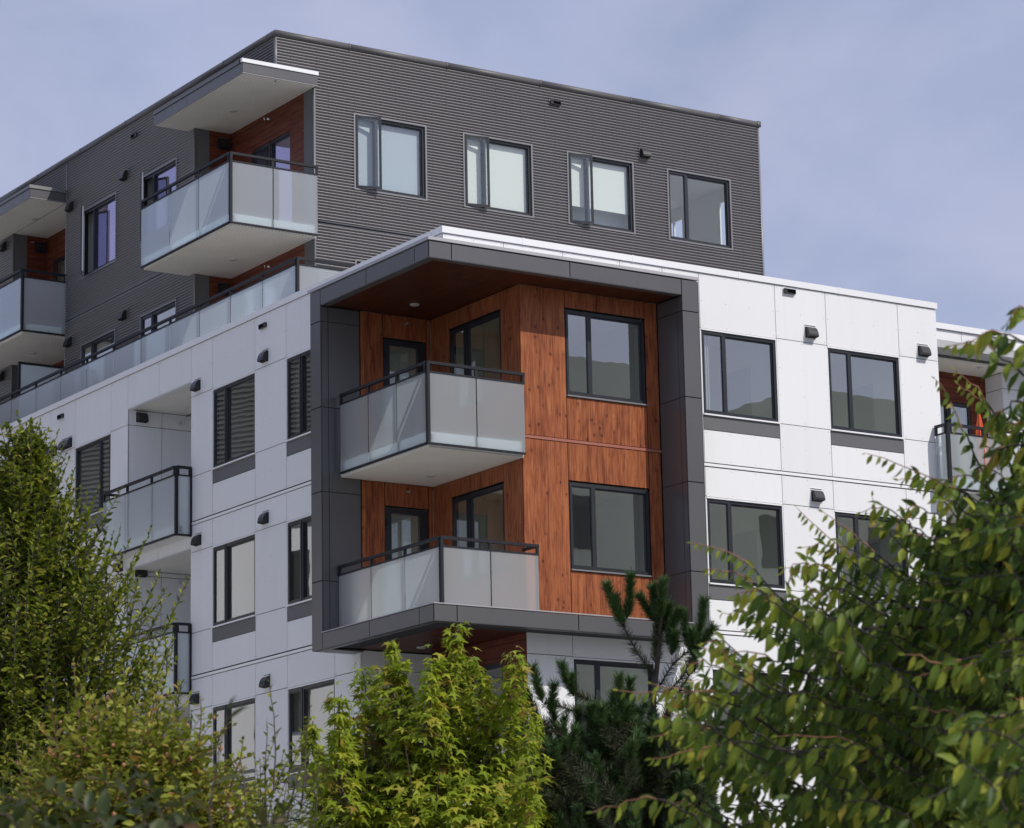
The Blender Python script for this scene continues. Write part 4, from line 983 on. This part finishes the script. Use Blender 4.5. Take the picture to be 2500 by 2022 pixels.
# --- elm-like tree on the right: long arching shoots with hanging leaves
D0 = 10.0; base = px(2560, 2100, 11.0); base[2] = 0
zl = plant('elm_tree', base, 'large elm with long arching shoots covering the right hand facade', 'tree')
tr = Tubes(); hub = px(2500, 1650, 11.0)
tr.add(np.array([base, base * .6 + hub * .4 + RNG.normal(0, .03, 3), base * .3 + hub * .7, hub]), .13, .06, 10); tr.build('trunk', zl, bark)
br, yb_ = Tubes(), Tubes(); Lv, Ly = Leaves(), Leaves()
def shoot(pl, dep, size=.058, step=.034, young=.3, r=.005, hang=.55, dd=0.0):
    pts = np.array([px(u, v, dep + dd * i) for i, (u, v) in enumerate(pl)]); m_ = len(pts); k = np.linspace(0, m_ - 1, 14)
    q = np.stack([np.interp(k, range(m_), pts[:, j]) for j in range(3)], 1); q[1:-1] = (q[:-2] + q[1:-1] * 2 + q[2:]) / 4; q += RNG.normal(0, .004, q.shape)
    c_ = int(14 * (1 - young)); br.add(q[:max(2, c_ + 1)], r, r * .6, 5)
    leafy(Lv, q[:max(3, c_ + 1)], step, size * 1.5, .42, .40, 0, hang * 2.6, .02, .9, nrm(UP * .35 - FW_ * .9 + IMX * .35), .16)
    if young > 0: yb_.add(q[c_:], r * .6, .0012, 4); leafy(Ly, q[c_:], step * .95, size * 1.2, .44, .42, 0, hang * 2.3, .0, .5, nrm(UP * .35 - FW_ + IMX * .3), .16)
# named outer shoots (tip last)
for pl, dep, sz in (([(2560, 880), (2490, 830), (2420, 800), (2350, 850)], 9.0, .062), ([(2600, 800), (2540, 760), (2480, 745), (2462, 790)], 8.8, .055), ([(2560, 960), (2480, 900), (2400, 830), (2330, 842)], 9.2, .064),
    ([(2480, 1330), (2400, 1240), (2290, 1170), (2120, 1105)], 10.5, .052), ([(2440, 1250), (2380, 1100), (2330, 1000), (2285, 922)], 11.5, .045), ([(2500, 1240), (2440, 1060), (2400, 980), (2340, 935)], 11.5, .045), ([(2520, 1200), (2430, 1010), (2390, 950), (2330, 900)], 12, .04),
    ([(2300, 1450), (2200, 1400), (2100, 1320), (2010, 1250)], 11.0, .050), ([(2250, 1500), (2150, 1440), (2060, 1340), (1945, 1243)], 11.5, .040), ([(2300, 1400), (2200, 1330), (2140, 1270), (2130, 1215)], 11.0, .048),
    ([(2000, 1560), (1920, 1480), (1850, 1400), (1780, 1340), (1690, 1325)], 11.0, .042), ([(1960, 1540), (1880, 1460), (1810, 1400), (1725, 1390)], 11.0, .044), ([(2040, 1600), (1960, 1520), (1930, 1450), (1925, 1395), (1975, 1400)], 10.5, .046),
    ([(2100, 1560), (2020, 1500), (1970, 1430), (1965, 1420)], 10.5, .048), ([(2100, 1720), (1950, 1640), (1850, 1590), (1745, 1590)], 10.0, .062), ([(2050, 1760), (1900, 1690), (1800, 1630), (1755, 1585)], 9.8, .064),
    ([(2000, 1760), (1900, 1700), (1800, 1690), (1700, 1690), (1590, 1668)], 10.0, .050), ([(1900, 1790), (1800, 1720), (1700, 1690), (1510, 1685)], 10.0, .048), ([(2000, 1860), (1900, 1830), (1800, 1810), (1690, 1830), (1596, 1856)], 9.6, .052),
    ([(1900, 1830), (1800, 1790), (1690, 1770), (1590, 1800)], 10.0, .048), ([(1760, 2060), (1690, 1990), (1610, 1950), (1540, 1955), (1455, 1984)], 9.4, .056), ([(2300, 1660), (2200, 1640), (2100, 1610), (2040, 1590)], 9.5, .055),
    ([(2500, 1420), (2420, 1380), (2300, 1320), (2230, 1300)], 10, .055), ([(2560, 1600), (2450, 1600), (2330, 1630), (2240, 1650)], 8.6, .062), ([(2560, 1560), (2420, 1600), (2300, 1620), (2215, 1590)], 8.6, .060), ([(2400, 1750), (2300, 1600), (2260, 1560), (2200, 1480)], 10, .055),
    ([(2250, 1900), (2150, 1850), (2060, 1800), (1900, 1800)], 9.4, .055), ([(2560, 1100), (2470, 1080), (2420, 1110), (2380, 1180)], 9.6, .060), ([(2560, 1010), (2480, 980), (2430, 1010), (2400, 1080)], 9.6, .060), ([(2330, 1880), (2380, 1780), (2330, 1740), (2250, 1730)], 8.8, .06)):
    shoot(pl, dep, sz, .030 * sz / .05, .45)
# mass of the crown: shoots start inside and arch outwards to the left
def edge(v): return 45 + float(np.interp(v, [880, 1000, 1120, 1250, 1400, 1500, 1600, 1700, 1800, 1900, 2022, 2100], [2560, 2540, 2450, 2300, 2060, 1900, 1800, 1740, 1700, 1690, 1700, 1700]))
for i in range(60):
    v = RNG.uniform(1000, 2060); u = edge(v) + RNG.uniform(-10, 60); ln = RNG.uniform(70, 150); a = RNG.normal(.15, .35)
    shoot([(u + 90, v + 60), (u, v), (u - ln * .6, v - ln * (.38 + a * .3)), (u - ln, v - ln * (.28 + a * .3))], 10.3 + RNG.normal(0, .6), RNG.uniform(.046, .058), .034, .32, .004, .55)
for i in range(1050):
    v = RNG.uniform(950, 2120); e = edge(v) + 20; u = e + (2640 - e) * RNG.uniform(0, 1) ** .72
    dep = 10.5 + RNG.normal(0, .8) - .7 * (u > 2250) * RNG.random(); ln = RNG.uniform(120, 330)
    a = RNG.normal(.42, .33); pu, pv = math.cos(a), math.sin(a); k = RNG.uniform(.10, .24) * ln
    pl = [(u + pu * ln, v + pv * ln), (u + pu * ln * .62 - pv * k * .5, v + pv * ln * .62 - k * .9), (u + pu * ln * .28 - pv * k * .4, v + pv * ln * .28 - k * .85), (u, v)]
    shoot(pl, dep, RNG.uniform(.044, .060), .034, .26 if RNG.random() < .13 else 0, .0035, .55, RNG.normal(0, .06))
for i in range(1100):
    v = RNG.uniform(1080, 2120); e = edge(v) + 230; u = e + (2700 - e) * RNG.uniform(0, 1) ** .8; ln = RNG.uniform(120, 260); a = RNG.normal(.4, .5)
    if u < 2660: shoot([(u + ln * math.cos(a), v + ln * math.sin(a)), (u + ln * .5 * math.cos(a), v + ln * .5 * math.sin(a) - ln * .15), (u, v)], RNG.uniform(11.2, 12.6), .062, .034, 0, .003, .5)
for i in range(70):
    v = RNG.uniform(1720, 2120); u = RNG.uniform(2330, 2600); ln = RNG.uniform(160, 380); a = RNG.normal(.5, .35); k = .16 * ln; pu, pv = math.cos(a), math.sin(a)
    shoot([(u + pu * ln, v + pv * ln), (u + pu * ln * .55, v + pv * ln * .55 - k), (u + pu * ln * .25, v + pv * ln * .25 - k * .8), (u, v)], RNG.uniform(7.0, 8.4), .058, .036, .25 if RNG.random() < .3 else 0, .0035, .55)
for i in range(900):  # unseen foliage beyond the right edge, added to shade the crown interior
    u, v = RNG.uniform(2520, 3500), RNG.uniform(250, 2100); ln = RNG.uniform(150, 320); a = RNG.normal(.4, .6)
    if v < 900 and u < 2650: continue
    shoot([(u + ln * math.cos(a), v + ln * math.sin(a)), (u + ln * .5 * math.cos(a), v + ln * .5 * math.sin(a) - ln * .15), (u + 25, v)], RNG.uniform(8.6, 11.6), .075, .045, 0, .004, .5)
for i in range(46):
    v = RNG.uniform(1000, 2000); e = edge(v) + 60; u = e + (2500 - e) * RNG.random() * .6; b0 = hub + (base - hub) * RNG.uniform(-.0, .25); pe = px(u, v, 10.4 + RNG.normal(0, .5))
    m_ = (b0 + pe) / 2 + UP * .08; br.add(np.array([b0, (b0 * .6 + m_ * .4), m_, (m_ + pe) / 2 + UP * .03, pe]), .014, .004, 6)
n0 = len(br.f); k0 = len(br.v); br.v += yb_.v; br.f += [tuple(i + k0 for i in f) for f in yb_.f]
bo_ = br.build('branches', zl, twig_elm); bo_.data.materials.append(twig_red); bo_.data.polygons.foreach_set('material_index', [0] * n0 + [1] * len(yb_.f)); Lv.build('crown', zl, M_ZEL); Ly.build('young_leaves', zl, M_TIP)

# --- nearest shrub, out of focus at the lower left
D = 6.6; base = px(150, 2150, D); base[2] = 0; ns = plant('front_shrub', base, 'dark leafy shrub blurred close to the viewer along the lower left edge', 'shrub')
br = Tubes(); Lv = Leaves()
for (pl, dep) in (([(520, 2120), (512, 1980), (530, 1860), (555, 1745)], 6.2), ([(470, 2120), (455, 1990), (440, 1930)], 6.6), ([(380, 2120), (350, 2000), (300, 1930), (250, 1905)], 6.6), ([(300, 2120), (250, 2010), (190, 1960), (120, 1930)], 6.4),
                  ([(200, 2120), (140, 2020), (70, 1960), (0, 1940)], 6.2), ([(100, 2120), (60, 2040), (20, 1990), (-40, 1980)], 6.0), ([(430, 2120), (400, 2010), (370, 1930), (330, 1880)], 7.0), ([(560, 2140), (600, 2060), (650, 2010), (720, 1985)], 6.8),
                  ([(330, 2150), (290, 2080), (240, 2040), (180, 2030)], 6.3), ([(250, 2140), (320, 2060), (400, 2030), (450, 2010)], 6.4), ([(120, 2150), (160, 2060), (220, 2010), (260, 2000)], 6.2), ([(40, 2140), (60, 2060), (110, 2030), (150, 2040)], 6.1),
                  ([(600, 2160), (560, 2090), (500, 2050), (450, 2060)], 6.6), ([(-20, 2140), (20, 2060), (40, 2020), (80, 1990)], 6.3), ([(420, 2160), (470, 2090), (530, 2060), (600, 2060)], 6.8), ([(160, 2160), (120, 2090), (60, 2070), (0, 2060)], 6.2)):
    pts = np.array([px(u, v, dep) for u, v in pl]); k = np.linspace(0, len(pl) - 1, 10); q = np.stack([np.interp(k, range(len(pl)), pts[:, j]) for j in range(3)], 1)
    q0 = np.vstack([base + (q[0] - base) * .5, q]); br.add(q0, .003, .0015, 5); leafy(Lv, q, .015 if pl[0][0] != 520 else .06, .070, .48, .95, .1, .0, .05, .8)
for i in range(8): br.add(np.array([base + RNG.normal(0, .04, 3) * np.array([1, 1, 0]), base + (px(100 + 60 * i, 2120, 6.4) - base) * .55, px(100 + 60 * i, 2120, 6.4)]), .005, .003, 6)
br.build('stems', ns, twig_dark); Lv.build('crown', ns, M_FRONT)

# ------------------------------------------------------------------ neighbouring blocks that the windows mirror
def neighbour(name, label, x0, x1, y0, y1, zs, mats, face):
    o = bpy.data.objects.new(name, None); COL.objects.link(o); o.location = (x0, y0, 0); o['label'] = label; o['category'] = 'building'
    b = MB()
    for (za, zb), m in zip(zip(zs, zs[1:]), mats): b.box(x0, x1, y0, y1, za, zb, m)
    b.box(x0 - .1, x1 + .1, y0 - .1, y1 + .1, zs[-1], zs[-1] + .25, 'frame'); b.build('wall', o)
    return o

nb_ = neighbour('neighbour_block', 'white and dark corrugated block mirrored in the left hand windows', -34, -18, 10, 45, (0, 15.6, 20.3), ('white', 'corr2'), 0)
wn_ = MB()
for j in range(5):
    for i in range(9):
        a = 11.5 + i * 3.7; z = 1.0 + j * 3.1
        wn_.box(-18.02, -17.93, a, a + 1.7, z, z + 1.55, 'win'); wn_.box(-17.93, -17.92, a + .06, a + 1.64, z + .06, z + 1.49, 'hole')
    wn_.box(-18.0, -17.97, 10, 45, 3.2 + j * 3.1, 3.26 + j * 3.1, 'grey')
for i in range(34): wn_.box(-18.0, -17.96, 10, 45, 15.7 + i * .132, 15.76 + i * .132, 'coping')
o = wn_.build('window_rows', nb_)
for c_ in nb_.children: c_.data.transform(Matrix.Translation(Vector((-16, 0, 0))))
nb_.location = (-18, 10, 0); nb_.rotation_euler = (0, 0, math.radians(-25))
nr_ = neighbour('olive_block', 'tall olive grey rendered block mirrored in the right hand windows', 16, 60, -48, -30, (0, 20.3), ('olive',), 0)
b = MB(); b.box(16, 26.5, -47.9, -30.0 + .02, 20.3, 22.45, 'olive'); b.box(31.8, 60, -47.9, -30 + .02, 20.3, 22.5, 'olive'); b.box(20, 22.4, -40, -37, 22.4, 23.6, 'grey'); b.box(36, 37, -36, -35, 22.4, 23.4, 'olive')
for i in range(10):
    for j in range(6): b.box(17.5 + i * 4.2, 19.4 + i * 4.2, -30.0 + .005, -29.95, 1.2 + j * 3.1, 2.8 + j * 3.1, 'win')
b.build('upper_storey', nr_)


# ------------------------------------------------------------------ light
S = Vector((.295, -.64, .709)).normalized()
sd = bpy.data.lights.new('sun', 'SUN'); sd.energy = 3.35; sd.angle = math.radians(.53); sd.color = (1, .955, .885)
so_ = bpy.data.objects.new('sun', sd); COL.objects.link(so_); so_.rotation_euler = (-S).to_track_quat('-Z', 'Y').to_euler()
w = bpy.data.worlds.new('World'); SC.world = w; w.use_nodes = True; nt = w.node_tree; nt.nodes.clear()
out = nt.nodes.new('ShaderNodeOutputWorld'); bg = nt.nodes.new('ShaderNodeBackground'); bg.inputs[1].default_value = .10
sk = nt.nodes.new('ShaderNodeTexSky'); sk.sky_type = 'NISHITA'; sk.sun_disc = False
sk.sun_elevation = math.asin(S.z); sk.sun_rotation = math.atan2(S.x, S.y); sk.air_density = 1.0; sk.dust_density = 1.5
tc = nt.nodes.new('ShaderNodeTexCoord'); mp = nt.nodes.new('ShaderNodeMapping'); mp.inputs['Scale'].default_value = (1, 1, 1.7); mp.inputs['Rotation'].default_value = (.25, .1, .4)
nt.links.new(tc.outputs['Generated'], mp.inputs[0])
no = nt.nodes.new('ShaderNodeTexNoise'); no.inputs['Scale'].default_value = 5.0; no.inputs['Detail'].default_value = 7; no.inputs['Roughness'].default_value = .5; no.inputs['Distortion'].default_value = .5
nt.links.new(mp.outputs[0], no.inputs['Vector'])
cr_ = ramp(nt, no.outputs[0], [(.30, (.50, .50, .50)), (.70, (.97, .97, .97))])
mx = nt.nodes.new('ShaderNodeMix'); mx.data_type = 'RGBA'
nt.links.new(cr_, mx.inputs[0]); nt.links.new(sk.outputs[0], mx.inputs[6]); mx.inputs[7].default_value = (4.5, 4.98, 7.15, 1)
mp2 = nt.nodes.new('ShaderNodeMapping'); mp2.inputs['Scale'].default_value = (1, 1, 1.9); mp2.inputs['Rotation'].default_value = (-.15, .3, 1.2); mp2.inputs['Location'].default_value = (3.1, 1.7, 0.4); nt.links.new(tc.outputs['Generated'], mp2.inputs[0])
n2 = nt.nodes.new('ShaderNodeTexNoise'); n2.inputs['Scale'].default_value = 7.5; n2.inputs['Detail'].default_value = 9; n2.inputs['Roughness'].default_value = .55; n2.inputs['Distortion'].default_value = .4; nt.links.new(mp2.outputs[0], n2.inputs['Vector'])
f2 = ramp(nt, n2.outputs[0], [(.38, (0, 0, 0)), (.72, (.75, .75, .75))])
m2 = nt.nodes.new('ShaderNodeMix'); m2.data_type = 'RGBA'; nt.links.new(f2, m2.inputs[0]); nt.links.new(mx.outputs[2], m2.inputs[6]); m2.inputs[7].default_value = (5.4, 5.65, 7.5, 1)
nt.links.new(m2.outputs[2], bg.inputs[0]); nt.links.new(bg.outputs[0], out.inputs[0])

SC.view_settings.view_transform = 'Standard'; SC.view_settings.look = 'None'; SC.view_settings.exposure = 0.0; SC.view_settings.gamma = 1.0
SC.cycles.max_bounces = 10; SC.cycles.transparent_max_bounces = 16; SC.cycles.transmission_bounces = 8
SC.cycles.caustics_refractive = True; SC.cycles.caustics_reflective = False
SC.cycles.sample_clamp_indirect = 6.0
